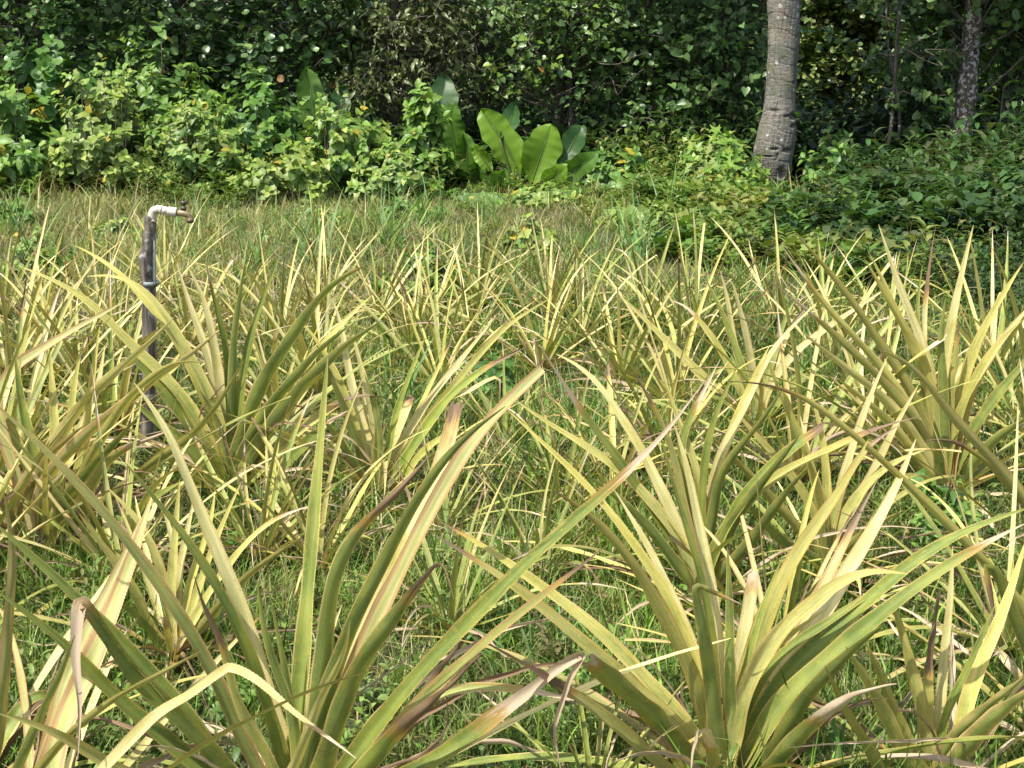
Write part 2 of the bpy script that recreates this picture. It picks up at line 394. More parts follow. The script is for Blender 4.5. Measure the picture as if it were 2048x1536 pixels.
def herb_clump(nst, h, ls, tmpl, seed, lv=7):
    r = np.random.default_rng(seed); s = Soup()
    for i in range(nst):
        a = r.uniform(0, 6.28); b = np.array([math.cos(a), math.sin(a), 0]) * r.uniform(0, .05)
        az = r.uniform(0, 6.28); ln = r.uniform(.2, .9); H = h * r.uniform(.6, 1.1)
        tip = b + np.array([math.cos(az) * math.sin(ln), math.sin(az) * math.sin(ln), math.cos(ln)]) * H
        P = np.array([b + (tip - b) * f for f in np.linspace(.25, 1, lv)]); az2 = np.arange(lv) * 2.4 + a
        d = np.stack([np.cos(az2), np.sin(az2), np.full(lv, .35)], 1) * np.linspace(1, .6, lv)[:, None] + np.array([0, 0, .2])
        sz = ls * r.uniform(.7, 1.2, lv) * np.linspace(1.05, .7, lv)
        s.stamp(tmpl[0], tmpl[1], basis(d, np.array([0, 0, 1.]) + d * .1, sz), P, np.ones((lv, 3)) * r.uniform(.85, 1.15))
        tb, tf = tube([b, tip], [.0016, .0010], 3); s.add(tb, tf, (.8, .8, .6))
    return np.concatenate(s.V), np.concatenate(s.T), np.concatenate(s.C)
def scatter_herbs(name, label, P, specs, cols, mat, S0=.7, S1=1.3, jit=.2):
    s = Soup(); K = len(specs)
    for k, sp_ in enumerate(specs):
        tv, tt, tc = herb_clump(*sp_); Q = P[k::K]; n = len(Q)
        c = pal(n, cols, jit)[:, None, :] * tc[None]
        s.stamp(tv, tt, yawM(rng.uniform(0, 6.28, n), rng.uniform(S0, S1, n)), Q, c)
    o = link(name, s.mesh(name, mat)); tag(o, label, kind='stuff'); return o
H_COL = [(.20, .30, .07), (.12, .21, .04), (.16, .25, .05), (.09, .17, .04), (.21, .29, .08), (.20, .20, .08)]
P = np.concatenate([field_pts(38, 1.9, 5.5), field_pts(30, 5.5, 13.4)])
kk_ = (P[:, 1] < 6) | (vnoise(P[:, 0], P[:, 1], 1.7, 44) > -.15); P = P[kk_]
scatter_herbs('low_weeds', 'small leafy weeds growing through the grass', P,
              [(5, .11, .030, OV, 1), (6, .09, .020, HE, 2), (4, .16, .055, NA, 3), (3, .06, .034, OV, 4), (5, .15, .040, NA, 5), (4, .10, .028, WI, 6)], H_COL, M_LEAF, .6, 1.25)
def litter():
    s = Soup(); P = field_pts(34, 1.9, 7.0)
    for k in range(6):
        tv, tt, bl = blade_clump(5, .05, .22, .010, .09, 1.5, 170 + k, 5); tv = tv * np.array([1, 1, .22]) + np.array([0, 0, .018]); Q = P[k::6]; n = len(Q)
        s.stamp(tv, tt, yawM(rng.uniform(0, 6.28, n), rng.uniform(.5, 1.3, n)), Q, pal(n, [(.34, .25, .14), (.46, .36, .22), (.14, .09, .05), (.24, .16, .08), (.40, .33, .14)], .3))
    o = link('leaf_litter', s.mesh('leaf_litter', M_GRASS)); tag(o, 'dry brown and tan leaf scraps lying in the grass', kind='stuff')
litter()
# tangle of creepers on the right and along the foot of the hedge
def creeper_pts(n, y1=14.6):
    X = rng.uniform(-6, 7, n); Y = rng.uniform(7.0, y1, n)
    edge = 13.2 - np.clip((X - .2) * 2.5, -0.4, 7.0) + .8 * vnoise(X, Y, 1.2, 5) + rng.normal(0, .35, n)
    k = Y > edge
    return np.stack([X[k], Y[k], hgt(X[k], Y[k])], 1)
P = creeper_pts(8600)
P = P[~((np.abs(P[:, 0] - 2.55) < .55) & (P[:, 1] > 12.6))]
dp = np.clip((P[:, 0] - 1.5) / 1.2, 0, 1)  # darker palette takes over to the right, standing in for shade
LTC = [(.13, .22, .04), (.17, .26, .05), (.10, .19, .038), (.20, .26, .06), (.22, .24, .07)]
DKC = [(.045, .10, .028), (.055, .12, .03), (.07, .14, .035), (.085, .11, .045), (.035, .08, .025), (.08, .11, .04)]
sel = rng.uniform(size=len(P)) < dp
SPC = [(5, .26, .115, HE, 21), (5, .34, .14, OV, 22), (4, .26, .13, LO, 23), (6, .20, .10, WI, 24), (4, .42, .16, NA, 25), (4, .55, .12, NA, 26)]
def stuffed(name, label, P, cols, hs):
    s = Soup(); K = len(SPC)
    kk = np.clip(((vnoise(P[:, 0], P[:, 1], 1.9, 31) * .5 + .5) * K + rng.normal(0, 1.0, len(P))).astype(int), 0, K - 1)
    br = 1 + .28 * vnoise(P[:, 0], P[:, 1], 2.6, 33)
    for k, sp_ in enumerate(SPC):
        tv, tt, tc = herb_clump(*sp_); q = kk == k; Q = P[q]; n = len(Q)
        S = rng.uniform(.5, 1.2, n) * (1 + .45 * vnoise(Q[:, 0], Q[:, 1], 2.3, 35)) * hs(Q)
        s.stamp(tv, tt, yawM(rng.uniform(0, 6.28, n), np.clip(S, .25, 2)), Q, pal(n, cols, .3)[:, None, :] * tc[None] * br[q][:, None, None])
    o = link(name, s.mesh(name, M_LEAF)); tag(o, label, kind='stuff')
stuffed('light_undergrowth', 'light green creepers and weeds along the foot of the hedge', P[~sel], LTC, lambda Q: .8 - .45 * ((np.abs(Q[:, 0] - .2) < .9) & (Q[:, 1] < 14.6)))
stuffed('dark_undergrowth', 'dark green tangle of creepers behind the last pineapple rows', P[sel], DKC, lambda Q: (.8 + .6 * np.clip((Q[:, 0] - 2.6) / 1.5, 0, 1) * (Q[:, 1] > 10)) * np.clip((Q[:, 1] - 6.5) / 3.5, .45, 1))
X = rng.uniform(-8, 9, 3600); Y = rng.uniform(14.6, 20, 3600)
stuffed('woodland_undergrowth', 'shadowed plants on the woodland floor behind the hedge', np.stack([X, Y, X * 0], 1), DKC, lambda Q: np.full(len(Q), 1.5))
# long straw stalks in the turf
def straw():
    s = Soup(); P = np.concatenate([field_pts(10, 2.0, 6), field_pts(20, 7.0, 13)])
    for k in range(4):
        tv, tt, bl = blade_clump(7, .14, .32, .0026, .05, 1.0, 70 + k, 4); Q = P[k::4]
        if k < 4: Q = Q[rng.uniform(size=len(Q)) < np.clip(dryness(Q) + .15, 0, 1)]
        s.stamp(tv, tt, yawM(rng.uniform(0, 6.28, len(Q)), rng.uniform(.6, 1.1, len(Q))), Q, pal(len(Q), G_DRY + [(.5, .44, .28)]))
    o = link('straw_grass', s.mesh('straw_grass', M_GRASS)); tag(o, 'long thin straw coloured grass stalks', kind='stuff')
straw()
# ------------------------------------------------------------------ pineapple plants
def leaf_mesh(path, width, outward, view=None, teeth=False, nseg=None, ncol=7, chan=.20, blunt=0., dry=1.0, twist=0., vmix=.55, smooth_k=0, name='leaf'):
    """one pineapple leaf: a channelled, tapering, spiny blade along PATH (base to tip)"""
    L = np.linalg.norm(np.diff(path, axis=0), axis=1).sum()
    if nseg is None: nseg = int(L / .0034) if teeth else int(max(14, L / .03))
    P = catmull(path, nseg + 1)
    if smooth_k > 0:
        k = max(1, int(nseg * smooth_k)); Q = np.vstack([2 * P[0] - P[k:0:-1], P, 2 * P[-1] - P[-2:-k - 2:-1]]); cs = np.cumsum(np.vstack([np.zeros(3), Q]), axis=0)
        P = (cs[2 * k + 1:] - cs[:-2 * k - 1]) / (2 * k + 1)
    T = nrm(np.gradient(P, axis=0)); v = np.linspace(0, 1, nseg + 1)
    out = np.array([outward[0], outward[1], 0.]); out = nrm(out) if np.linalg.norm(out) > 1e-6 else np.array([0, 1., 0])
    S0 = np.cross(np.array([0, 0, 1.]), out)
    Sd = np.tile(S0, (nseg + 1, 1))
    S = Sd - T * np.sum(Sd * T, 1, keepdims=True); S = nrm(S)
    if view is not None:
        W = nrm(P - np.array(view)); Sv = nrm(np.cross(T, W))
        sg = 1.0 if np.sum(Sv * S) >= 0 else -1.0
        S = nrm(S * (1 - vmix) + Sv * sg * vmix); S = nrm(S - T * np.sum(S * T, 1, keepdims=True))
    N = np.cross(S, T)
    up = np.array([0, 0, .5]) - out
    if np.sum((N @ up) * (v < .6)) < 0: N = -N; S = -S
    # twist grows in the dry part
    dz = np.clip((v - dry) / .25, 0, 1)
    ph = rng.uniform(0, 6.28)
    ang = twist * v + dz * rng.uniform(-1.6, 1.6) + dz * .25 * np.sin(v * 40 + ph)
    ca, sa = np.cos(ang)[:, None], np.sin(ang)[:, None]
    S, N = S * ca + N * sa, N * ca - S * sa
    end = 1 + blunt * 1.2
    wp = (1 - np.clip(v / end, 0, 1) ** 2.4) ** .85 * (1.0 + .10 * np.exp(-v / .12)) * np.clip(1.0 + v * 1.1, 0, 1) * (1 + .16 * np.exp(-v / .2))
    wp = wp * (1 - .45 * dz * (.8 + .2 * np.sin(v * 33 + ph)))
    wob = 1 + .03 * np.sin(v * 17 + ph) + .02 * np.sin(v * 41 + ph)
    Wd = width * wp * wob + .0012
    ch = chan * (1 + .9 * np.exp(-v / .18)) * (1 + 1.6 * dz)
    c = np.linspace(-1, 1, ncol)
    V = P[:, None, :] + S[:, None, :] * (c[None, :, None] * Wd[:, None, None] / 2 * (1 - .10 * (ch[:, None, None] * 2))) \
        + N[:, None, :] * ((np.abs(c) ** 1.7)[None, :, None] * (Wd * ch)[:, None, None])
    V += N[:, None, :] * (.0035 * np.sin(v * 23 + ph) * (Wd / .045))[:, None, None] * c[None, :, None]
    if teeth:
        k = np.arange(nseg + 1) % 2
        am = (.0011 * k * np.clip((1 - v) * 6, 0, 1) * (1 - dz))[:, None]
        V[:, 0] -= S * am; V[:, -1] += S * am
        V[:, 0] += T * am * .8; V[:, -1] += T * am * .8
    if blunt > .3:
        jag = rng.uniform(-1, 1, ncol)[None, :, None] * T[-4:, None, :] * width * .35; V[-4:] += jag * np.linspace(.3, 1, 4)[:, None, None]
    u = (c + 1) / 2; uv = np.stack([np.tile(u, (nseg + 1, 1)), np.tile(v[:, None], (1, ncol))], -1).reshape(-1, 2)
    i, j = np.meshgrid(np.arange(nseg), np.arange(ncol - 1), indexing='ij'); a = (i * ncol + j).ravel()
    Tq = np.stack([a, a + 1, a + ncol + 1, a + ncol], 1)
    return mesh_data(name, V.reshape(-1, 3), Tq, M_PINE, uv=uv, smooth=True)

KIND = {  # yellowness, pink, pale
    'g': (.02, .0, .0), 'G': (-.5, .0, .0), 'y': (.55, .0, .2), 'w': (.85, .12, .95), 'p': (.6, .95, .65), 'o': (.35, .6, .1), 'd': (.8, .2, .2)}
CAMP = (0, 0, CAM_H)
def paint(o, kind, dry, r):
    a = KIND[kind]
    o.color = (a[0] + r.uniform(-.12, .12), dry, min(1, max(0, a[1] + r.uniform(-.08, .12))), min(1, max(0, a[2] + r.uniform(-.12, .1))))
PLANTS = []
def rosette_path(r, az, th0, cur, L, rad=.02, z0=.03, sag=0.):
    n = 7; p = np.array([math.cos(az) * rad, math.sin(az) * rad, z0]); pts = [p.copy()]
    th = th0; d = np.array([math.cos(az), math.sin(az), 0]); side = np.array([-d[1], d[0], 0]); sw = r.normal(0, .22)
    for k in range(n):
        f = (k + 1) / n; th = min(th0 + cur * f ** 1.6, 2.5)
        p = p + (d * math.sin(th) + side * sw * f + np.array([0, 0, math.cos(th)])) * L / n
        p[2] = max(p[2], .02 + .01 * k); pts.append(p.copy())
    return np.array(pts), d
def random_leaf(root, r, size, yellow, teeth=False, low=False, az=None, inner=None, detail=1.0, dead=False):
    az = r.uniform(0, 6.28) if az is None else az
    q = r.uniform() if inner is None else inner          # 0 heart .. 1 outermost
    th0 = .16 + 1.05 * q + r.uniform(-.1, .1); cur = r.uniform(-.05, .45) + .30 * q + (r.uniform(.3, 1.0) if r.uniform() < .3 else 0)
    L = size * (.62 + .62 * math.sin(math.pi * (.25 + .6 * q))) * r.uniform(.75, 1.12)
    kinds = 'wwyyyppgg' if yellow > .7 else 'wwyypogggg' if yellow > .35 else 'wygggggoG'
    kd = kinds[r.integers(0, len(kinds))]
    dry = 1.15; tw = r.uniform(-.6, .6)
    if r.uniform() < .55: dry = r.uniform(.68, .95)
    if dead or q > .82 and r.uniform() < .6: dry = r.uniform(-.1, .5); kd = 'd'; cur += r.uniform(.4, 1.3); L *= .85; tw *= 2.5
    pts, d = rosette_path(r, az, th0, cur, L, rad=.015 + .03 * q)
    wd = size * r.uniform(.024, .042)
    me = leaf_mesh(pts, wd, d, view=None, teeth=teeth, ncol=7 if teeth else 5, nseg=None if teeth else int(16 * detail),
                   chan=.2, dry=dry, twist=tw, blunt=.5 if r.uniform() < .05 else 0)
    o = link('leaf', me, root); paint(o, kd, dry, r)
    if dry < .5: o['label'] = 'dry brown curled leaf'
    return o
def plant_root(x, y, label, group=None):
    b = gp(x, y); b[2] = hgt(b[0], b[1])
    root = empty('pineapple_plant', b)
    tag(root, label, 'pineapple plant', group)
    PLANTS.append(b); return root, b
def stem(root, r, h=.07, rr=.030):
    V, T = tube([(0, 0, -.03), (0, 0, h * .5), (0, 0, h)], [rr, rr * 1.05, rr * .45], 10)
    me = mesh_data('stem', V, T, M_TWIG, smooth=True); link('stem', me, root)
def traced(root, b, spec, r, teeth, dscale=1.):
    """spec: kind, width px, dY, dry start, path"""
    kind, wpx, dY, dry, txt = spec[:5]; blunt = spec[5] if len(spec) > 5 else 0.
    px = np.array([[float(a) for a in q.split(',')] for q in txt.split()])
    cr = np.array([b[0], b[1], b[2] + .05]); v = cr - np.array(CAMP)
    f = v[1] * CP - v[2] * SP; up = v[1] * SP + v[2] * CP
    cpx = np.array([1024 + F * v[0] / f, 768 - F * up / f])
    if np.linalg.norm(px[0] - cpx) < np.linalg.norm(px[-1] - cpx): pass
    else: px = px[::-1]
    off = r.uniform(-1, 1) * 6
    px = np.vstack([cpx + np.array([np.sign(px[0][0] - cpx[0]) * 6 + off, 0]), px])
    cum = np.r_[0, np.cumsum(np.linalg.norm(np.diff(px, axis=0), axis=1))]; s = (cum / cum[-1]) ** 1.15
    Yb = b[1]
    pts = np.array([at(p[0], p[1], Yb + dY * k) for p, k in zip(px, s)])
    pts[:, 2] = np.maximum(pts[:, 2], .015)
    wd = wpx * np.mean(np.linalg.norm(pts - np.array(CAMP), axis=1)) / F * .86
    loc = pts - b
    out = (pts[-1] - pts[0])[:2]
    dp_ = np.diff(px[1:], axis=0); an = np.arctan2(dp_[:, 1], dp_[:, 0]); turn = np.abs((np.diff(an) + math.pi) % (2 * math.pi) - math.pi).max() if len(an) > 1 else 0
    if blunt > .3: dry = min(dry, .94)
    me = leaf_mesh(loc, wd, out, view=np.array(CAMP) - b, teeth=teeth, ncol=9 if teeth else 7, dry=dry, blunt=blunt, vmix=.62, chan=.17, smooth_k=.12 if turn < .8 else 0)
    o = link('leaf', me, root); paint(o, kind, dry, r)
    if dry < .4: o['label'] = 'dry brown folded leaf'
    return o

HERO = []
def hero(x, y, label, leaves, seed, fill=8, size=.8, yellow=.5, teeth=True, fill_low=.55):
    r = np.random.default_rng(seed); root, b = plant_root(x, y, label); stem(root, r)
    for sp_ in leaves: traced(root, b, sp_, r, teeth)
    for k in range(fill): random_leaf(root, r, size, yellow, teeth=False, az=k * 2.4 + r.uniform(-.3, .3), inner=r.uniform(fill_low, 1.0), detail=1.5)
    for k in range(9): random_leaf(root, r, size * .9, yellow, inner=r.uniform(.35, 1.0), detail=2.0, dead=True)
    return root

hero(600, 1690, 'large green pineapple plant in front with one tall straight upright leaf', [
 ('g', 45, .02, 1.2, '590,1536 608,1300 628,1050 645,850 656,712'),
 ('g', 50, -.12, .80, '620,1536 650,1300 672,1130 722,1050 770,1005 815,978 860,910'),
 ('g', 44, -.15, 1.02, '614,1520 707,1244 778,1108 865,945 941,858 1012,812'),
 ('p', 43, .18, 1.2, '648,1500 700,1360 750,1244 821,1103 908,934 985,831 1085,738', .25),
 ('w', 40, .30, 1.05, '650,1440 760,1200 830,1054 885,930 915,808', .8),
 ('w', 32, .25, 1.2, '655,1430 730,1260 815,1060 881,956'),
 ('g', 54, -.25, .80, '650,1530 690,1400 735,1310 788,1235 815,1200 848,1160 882,1132 908,1200'),
 ('g', 42, -.08, .80, '718,1503 800,1390 909,1274 1023,1156 1130,1053 1214,984 1300,905 1370,830 1412,760'),
 ('o', 34, -.22, .88, '745,1520 800,1440 878,1370 947,1305 1061,1209 1138,1152 1214,1091'),
 ('g', 50, -.30, .55, '720,1550 794,1465 852,1415 880,1395 966,1305 '),
 ('g', 44, -.05, .50, '760,1580 871,1520 939,1473 1042,1396 1120,1335 1166,1310 1135,1370 1111,1465 1122,1546'),
 ('o', 30, .05, .80, '760,1500 813,1438 860,1395 909,1374 1023,1376 1119,1392 1187,1408'),
 ('d', 36, .10, .1, '770,1480 852,1381 893,1331 926,1282', .4),
 ('w', 42, .10, 1.2, '580,1530 534,1408 507,1293 480,1217 450,1133 400,1030 345,880 310,810 268,765'),
 ('G', 34, -.05, 1.2, '560,1500 541,1446 515,1350 477,1255 439,1186 400,1114 343,1038 290,975 250,925'),
 ('o', 36, -.12, 1.1, '520,1560 477,1465 420,1331 381,1267 324,1179 267,1095 190,1007 141,950 60,870 -30,790'),
 ('g', 46, -.22, 1.1, '470,1570 430,1520 381,1446 324,1370 267,1316 213,1255 152,1198 76,1122 -20,1040'),
 ('g', 48, -.30, .72, '480,1580 440,1536 400,1484 343,1427 267,1354 210,1274 175,1222 160,1212 152,1300 158,1400 155,1520'),
 ('g', 42, -.1, 1.2, '500,1590 420,1560 305,1453 230,1400 152,1308 76,1244 -10,1180'),
 ('y', 40, -.35, 1.2, '470,1620 330,1590 200,1520 95,1457 -10,1425'),
 ('G', 26, -.10, 1.2, '590,1470 572,1389 534,1293 515,1164'), ('G', 19, -.05, 1.2, '590,1480 580,1393 557,1278 542,1202'),
 ('y', 28, -.15, .74, '530,1500 515,1484 465,1389 450,1293 420,1240 400,1205 389,1152'),
 ('w', 22, -.30, 1.2, '560,1590 590,1536 620,1450 660,1360 690,1310 700,1240', 0),
 ('w', 26, .2, 1.2, '620,1400 640,1340 660,1270 684,1210'),
 ('d', 20, -.12, -.1, '690,1560 780,1530 860,1500 900,1440 890,1390'), ('d', 16, .1, .0, '560,1540 480,1470 400,1440 330,1460'),
 ('d', 14, .15, -.1, '640,1480 720,1380 800,1330 870,1260'), ('d', 22, -.2, .1, '560,1600 470,1560 360,1500 250,1490'),
], 1, fill=10, size=.8, yellow=.4, fill_low=.8)

hero(60, 1800, 'pineapple plant with wide pink striped leaves in the bottom corner', [
 ('p', 58, .30, 1.2, '95,1560 133,1427 190,1312 229,1209 263,1122 282,1064 306,985'),
 ('p', 36, .38, 1.2, '100,1480 133,1350 172,1263 229,1152 280,1040'),
 ('w', 30, -.25, .93, '160,1590 210,1536 305,1438 381,1389 439,1347 465,1337 515,1362 591,1427 668,1484 712,1517'),
 ('y', 22, -.05, 1.2, '40,1600 80,1540 114,1495 210,1408 324,1347 404,1301'),
 ('d', 12, .0, -.1, '110,1640 155,1500 160,1380 150,1260'),
 ('g', 26, -.1, 1.1, '20,1600 60,1480 120,1350 150,1270'),
], 2, fill=12, size=.75, yellow=.6, fill_low=.6)
hero(-60, 1650, 'pineapple plant cut by the lower left picture edge', [
 ('p', 30, -.05, 1.2, '-20,1560 0,1446 11,1331 19,1217 27,1141 23,1064 8,985'),
 ('g', 34, .1, 1.2, '-30,1500 -10,1300 -30,1100'), ('g', 34, .2, .8, '-20,1520 40,1420 90,1390 140,1420'),
], 3, fill=10, size=.6, yellow=.6, fill_low=.5)

hero(1440, 1610, 'broad green and yellow pineapple plant nearest the camera on the right, one leaf tip bent', [
 ('g', 38, -.12, .94, '1436,1500 1420,1350 1405,1255 1392,1187 1400,1174 1428,1186 1485,1210'),
 ('g', 28, -.05, 1.2, '1462,1500 1459,1331 1459,1217 1455,1095'),
 ('w', 36, .15, 1.2, '1443,1400 1428,1255 1417,1141 1394,1045 1375,930 1348,848'),
 ('w', 32, .15, 1.02, '1465,1440 1482,1312 1497,1217 1509,1146', .9),
 ('G', 22, .0, 1.2, '1470,1440 1493,1331 1508,1274 1531,1198 1563,1120'),
 ('y', 46, .12, 1.2, '1478,1420 1508,1300 1539,1217 1577,1133 1634,1045 1703,950 1737,878'),
 ('w', 48, .30, 1.2, '1490,1470 1530,1400 1577,1331 1634,1255 1684,1160 1749,1057 1800,960 1832,878'),
 ('p', 34, .40, .8, '1500,1440 1560,1340 1615,1236 1653,1160 1691,1084 1725,1010 1756,955'),
 ('y', 50, -.10, 1.2, '1466,1490 1500,1362 1558,1267 1634,1198 1710,1145 1760,1133 1815,1148'),
 ('g', 26, -.02, 1.2, '1470,1480 1520,1362 1577,1293 1672,1236 1768,1167 1846,1143'),
 ('g', 44, -.05, 1.2, '1480,1540 1531,1408 1596,1320 1691,1248 1787,1152 1920,1064 2060,1015'),
 ('g', 48, -.18, .88, '1490,1550 1531,1446 1596,1370 1672,1305 1787,1209 1920,1114 2056,1045'),
 ('g', 44, -.25, 1.1, '1510,1570 1546,1515 1596,1419 1672,1331 1768,1248'),
 ('g', 46, -.35, .62, '1500,1600 1546,1536 1590,1482 1634,1442 1710,1389 1794,1368'),
 ('G', 24, .05, 1.2, '1430,1340 1405,1160 1380,1080 1345,960 1320,870'),
 ('y', 42, -.10, .97, '1425,1510 1400,1400 1367,1312 1328,1236 1271,1133 1214,1064 1157,1007 1102,978'),
 ('w', 28, .15, 1.2, '1420,1440 1380,1274 1336,1179 1309,1114 1275,1057 1229,980'),
 ('y', 25, .2, 1.2, '1415,1400 1350,1220 1290,1120 1190,985 1100,900 1013,818'),
 ('y', 36, .05, .95, '1410,1520 1367,1438 1290,1362 1214,1274 1100,1187 985,1103 878,1042'),
 ('y', 38, -.06, .9, '1400,1520 1367,1467 1252,1360 1157,1277 1042,1181 966,1130 867,1068'),
 ('g', 50, -.20, 1.02, '1410,1570 1367,1508 1309,1438 1233,1370 1168,1318', .9),
 ('y', 36, -.28, .66, '1400,1600 1340,1550 1271,1484 1176,1408 1080,1350 1004,1305 939,1268'),
 ('y', 26, -.05, 1.2, '1470,1480 1490,1400 1520,1330 1580,1270 1650,1220'),
 ('d', 22, .0, -.1, '1410,1560 1340,1500 1290,1440 1255,1400 1200,1420'), ('d', 20, -.15, .0, '1490,1560 1580,1520 1650,1440 1720,1400 1780,1395'),
 ('d', 14, .2, -.1, '1400,1480 1330,1360 1260,1290 1190,1280'), ('w', 20, -.25, .5, '1400,1580 1350,1520 1320,1470 1280,1445'),
], 4, fill=10, size=.75, yellow=.35, fill_low=.8)

hero(1885, 1610, 'yellow pineapple plant with orange tinted leaves in the bottom corner beside the big green one', [
 ('y', 26, .02, .62, '1862,1560 1855,1446 1855,1312 1875,1187', .6),
 ('w', 24, .12, 1.2, '1875,1500 1890,1293 1901,1198 1905,1093'),
 ('y', 34, .2, 1.2, '1910,1530 1932,1408 1977,1293 2016,1198 2052,1080'),
 ('y', 36, .0, 1.2, '1870,1560 1852,1465 1829,1370 1806,1274 1779,1187'),
 ('y', 30, -.05, 1.2, '1860,1580 1806,1465 1768,1370 1730,1282'),
 ('y', 40, -.15, 1.2, '1840,1590 1794,1484 1749,1389 1691,1293'),
 ('o', 34, -.1, 1.1, '1880,1530 1901,1484 1958,1427 2055,1350'),
 ('o', 50, -.2, 1.2, '1880,1580 1930,1500 1997,1427 2080,1370'),
 ('g', 22, .0, 1.2, '1880,1500 1893,1427 1939,1331 1990,1210'),
 ('d', 12, -.25, -.1, '1960,1560 1935,1510 1912,1478 1806,1480 1672,1486 1573,1495'),
 ('d', 13, -.1, -.1, '1875,1500 1850,1440 1806,1420 1740,1424 1690,1440'),
 ('y', 30, -.22, 1.1, '1800,1640 1740,1500 1690,1420 1650,1330'),
], 5, fill=7, size=.7, yellow=.8, fill_low=.6)

hero(460, 1010, 'big dark green pineapple plant just behind the water tap post', [
 ('y', 30, -.05, 1.2, '450,960 376,809 308,734 239,669 188,611 120,566 38,532'),
 ('y', 28, .1, 1.2, '455,920 393,758 342,662 290,600 239,546 205,518 150,491'),
 ('y', 26, .0, 1.2, '455,930 427,809 376,706 325,621 273,566 222,544 174,553'),
 ('w', 27, .15, 1.2, '455,900 437,792 403,672 376,604 355,529'), ('w', 28, .12, 1.2, '460,900 444,792 427,689 410,600 373,529'),
 ('g', 23, .0, .9, '460,900 455,740 441,641 417,566 412,520'), ('g', 26, .0, 1.2, '465,940 465,826 468,689 478,604 492,518'),
 ('g', 27, .05, 1.2, '468,900 485,760 502,672 530,587 560,512'),
 ('g', 40, -.10, .97, '470,940 513,792 564,706 632,604 697,542 735,530'),
 ('y', 26, .1, 1.2, '475,920 530,830 600,745 690,640 745,590'),
 ('g', 40, -.15, 1.2, '480,960 530,870 600,780 680,700 765,640'),
 ('g', 40, -.05, 1.2, '450,970 400,880 340,800 290,740 240,690'), ('g', 38, -.15, 1.2, '445,980 380,900 320,850 262,800'),
 ('g', 40, -.20, 1.1, '445,1000 370,940 300,890'), ('g', 36, -.1, .8, '480,990 560,940 650,850 700,820'),
 ('y', 30, -.05, .7, '480,980 560,900 640,830 720,790 790,800'),
 ('d', 13, -.1, .0, '455,960 400,880 350,860 290,870'), ('d', 12, -.1, .0, '480,960 540,860 600,850 690,880'),
 ('g', 34, -.1, 1.2, '470,970 500,880 560,790 640,700 700,650'), ('G', 20, -.1, 1.2, '460,960 440,860 400,780'),
 ('w', 22, .1, .7, '500,960 470,900 520,850'),
 ('d', 12, .0, -.1, '470,970 540,880 460,865 380,862 350,868'), ('d', 12, .1, -.1, '480,950 520,870 585,812 640,850 700,920'), ('d', 16, -.2, .2, '470,1000 560,970 620,930 640,900'),
 ('d', 12, -.2, -.1, '440,1000 380,960 330,900 280,880'), ('d', 13, .0, -.1, '470,960 400,850 430,790 480,740'),
], 6, fill=10, size=.68, yellow=.3, teeth=False)

hero(755, 1010, 'slim yellow pineapple plant between the dark green one and the open grass', [
 ('w', 22, .1, 1.2, '762,940 745,829 723,738 700,650'), ('w', 26, .15, 1.2, '750,945 731,877 700,758 680,640 665,600'),
 ('w', 25, .1, 1.0, '766,960 772,940 794,863 822,796', .9), ('w', 22, .12, 1.2, '745,930 740,860 729,754', .6),
 ('g', 22, -.05, 1.2, '757,960 757,870 745,800 728,745'),
 ('y', 25, .0, 1.2, '775,960 810,911 868,826 970,696 1022,645 1100,597'), ('w', 22, .1, 1.2, '772,940 800,894 851,809 947,689 990,634'),
 ('g', 27, -.1, .8, '780,970 817,911 885,809 953,747 1060,689'), ('w', 20, .0, .9, '790,960 830,890 880,810 940,780 995,755 998,800'),
 ('g', 20, .0, 1.2, '768,940 776,911 793,826 817,758 851,672'), ('g', 24, -.1, 1.2, '745,980 700,850 640,700'),
 ('g', 26, -.15, 1.2, '740,990 690,900 640,830'), ('y', 20, -.1, 1.2, '752,1010 748,940 752,850'),
 ('y', 24, -.1, 1.2, '790,980 850,900 930,850'), ('d', 12, -.1, .0, '760,960 700,880 640,880 580,960'),
 ('y', 22, .05, 1.2, '735,950 690,790 640,690 600,640'),
], 7, fill=10, size=.6, yellow=.75, teeth=False)

hero(95, 1120, 'wide yellow pineapple plant with long pink streaked leaves crossing in front of the tap post', [
 ('w', 36, .05, 1.2, '60,1000 120,870 205,768 290,696 349,634'), ('p', 34, -.05, 1.2, '79,980 171,870 239,819 308,758 376,716 437,662'),
 ('y', 28, -.1, 1.2, '120,1040 171,945 222,843 308,747 376,713 412,725'), ('p', 32, .1, 1.2, '-10,790 68,710 137,665 255,600'),
 ('o', 30, -.15, .72, '140,1050 190,960 240,900 300,880 340,860'), ('y', 26, -.1, 1.2, '120,1060 220,1000 300,930 400,860 492,716'),
 ('y', 30, .15, 1.2, '100,1000 110,880 105,780 100,700'), ('w', 28, .2, 1.2, '110,1000 150,880 190,800 210,690'),
 ('y', 30, .1, 1.2, '80,1000 40,900 0,820 -50,740'), ('g', 30, .05, 1.2, '90,1000 60,880 40,790 30,700'),
 ('y', 28, .05, 1.2, '130,1020 170,900 180,800 200,650'), ('g', 30, -.15, 1.2, '100,1100 130,1000 200,920 280,830'),
 ('p', 32, .0, 1.2, '20,1080 60,980 110,900 170,850'), ('g', 32, -.2, 1.2, '120,1120 220,1060 300,1000 370,960'),
 ('d', 16, -.1, .0, '150,1080 210,960 270,940 320,950'), ('y', 26, .1, 1.2, '115,990 140,850 150,760 165,690'),
 ('y', 30, -.1, 1.2, '60,1100 0,1000 -40,950'), ('p', 30, -.1, 1.2, '60,1120 20,1040 50,960 100,880'),
], 8, fill=10, size=.65, yellow=.85, teeth=False)
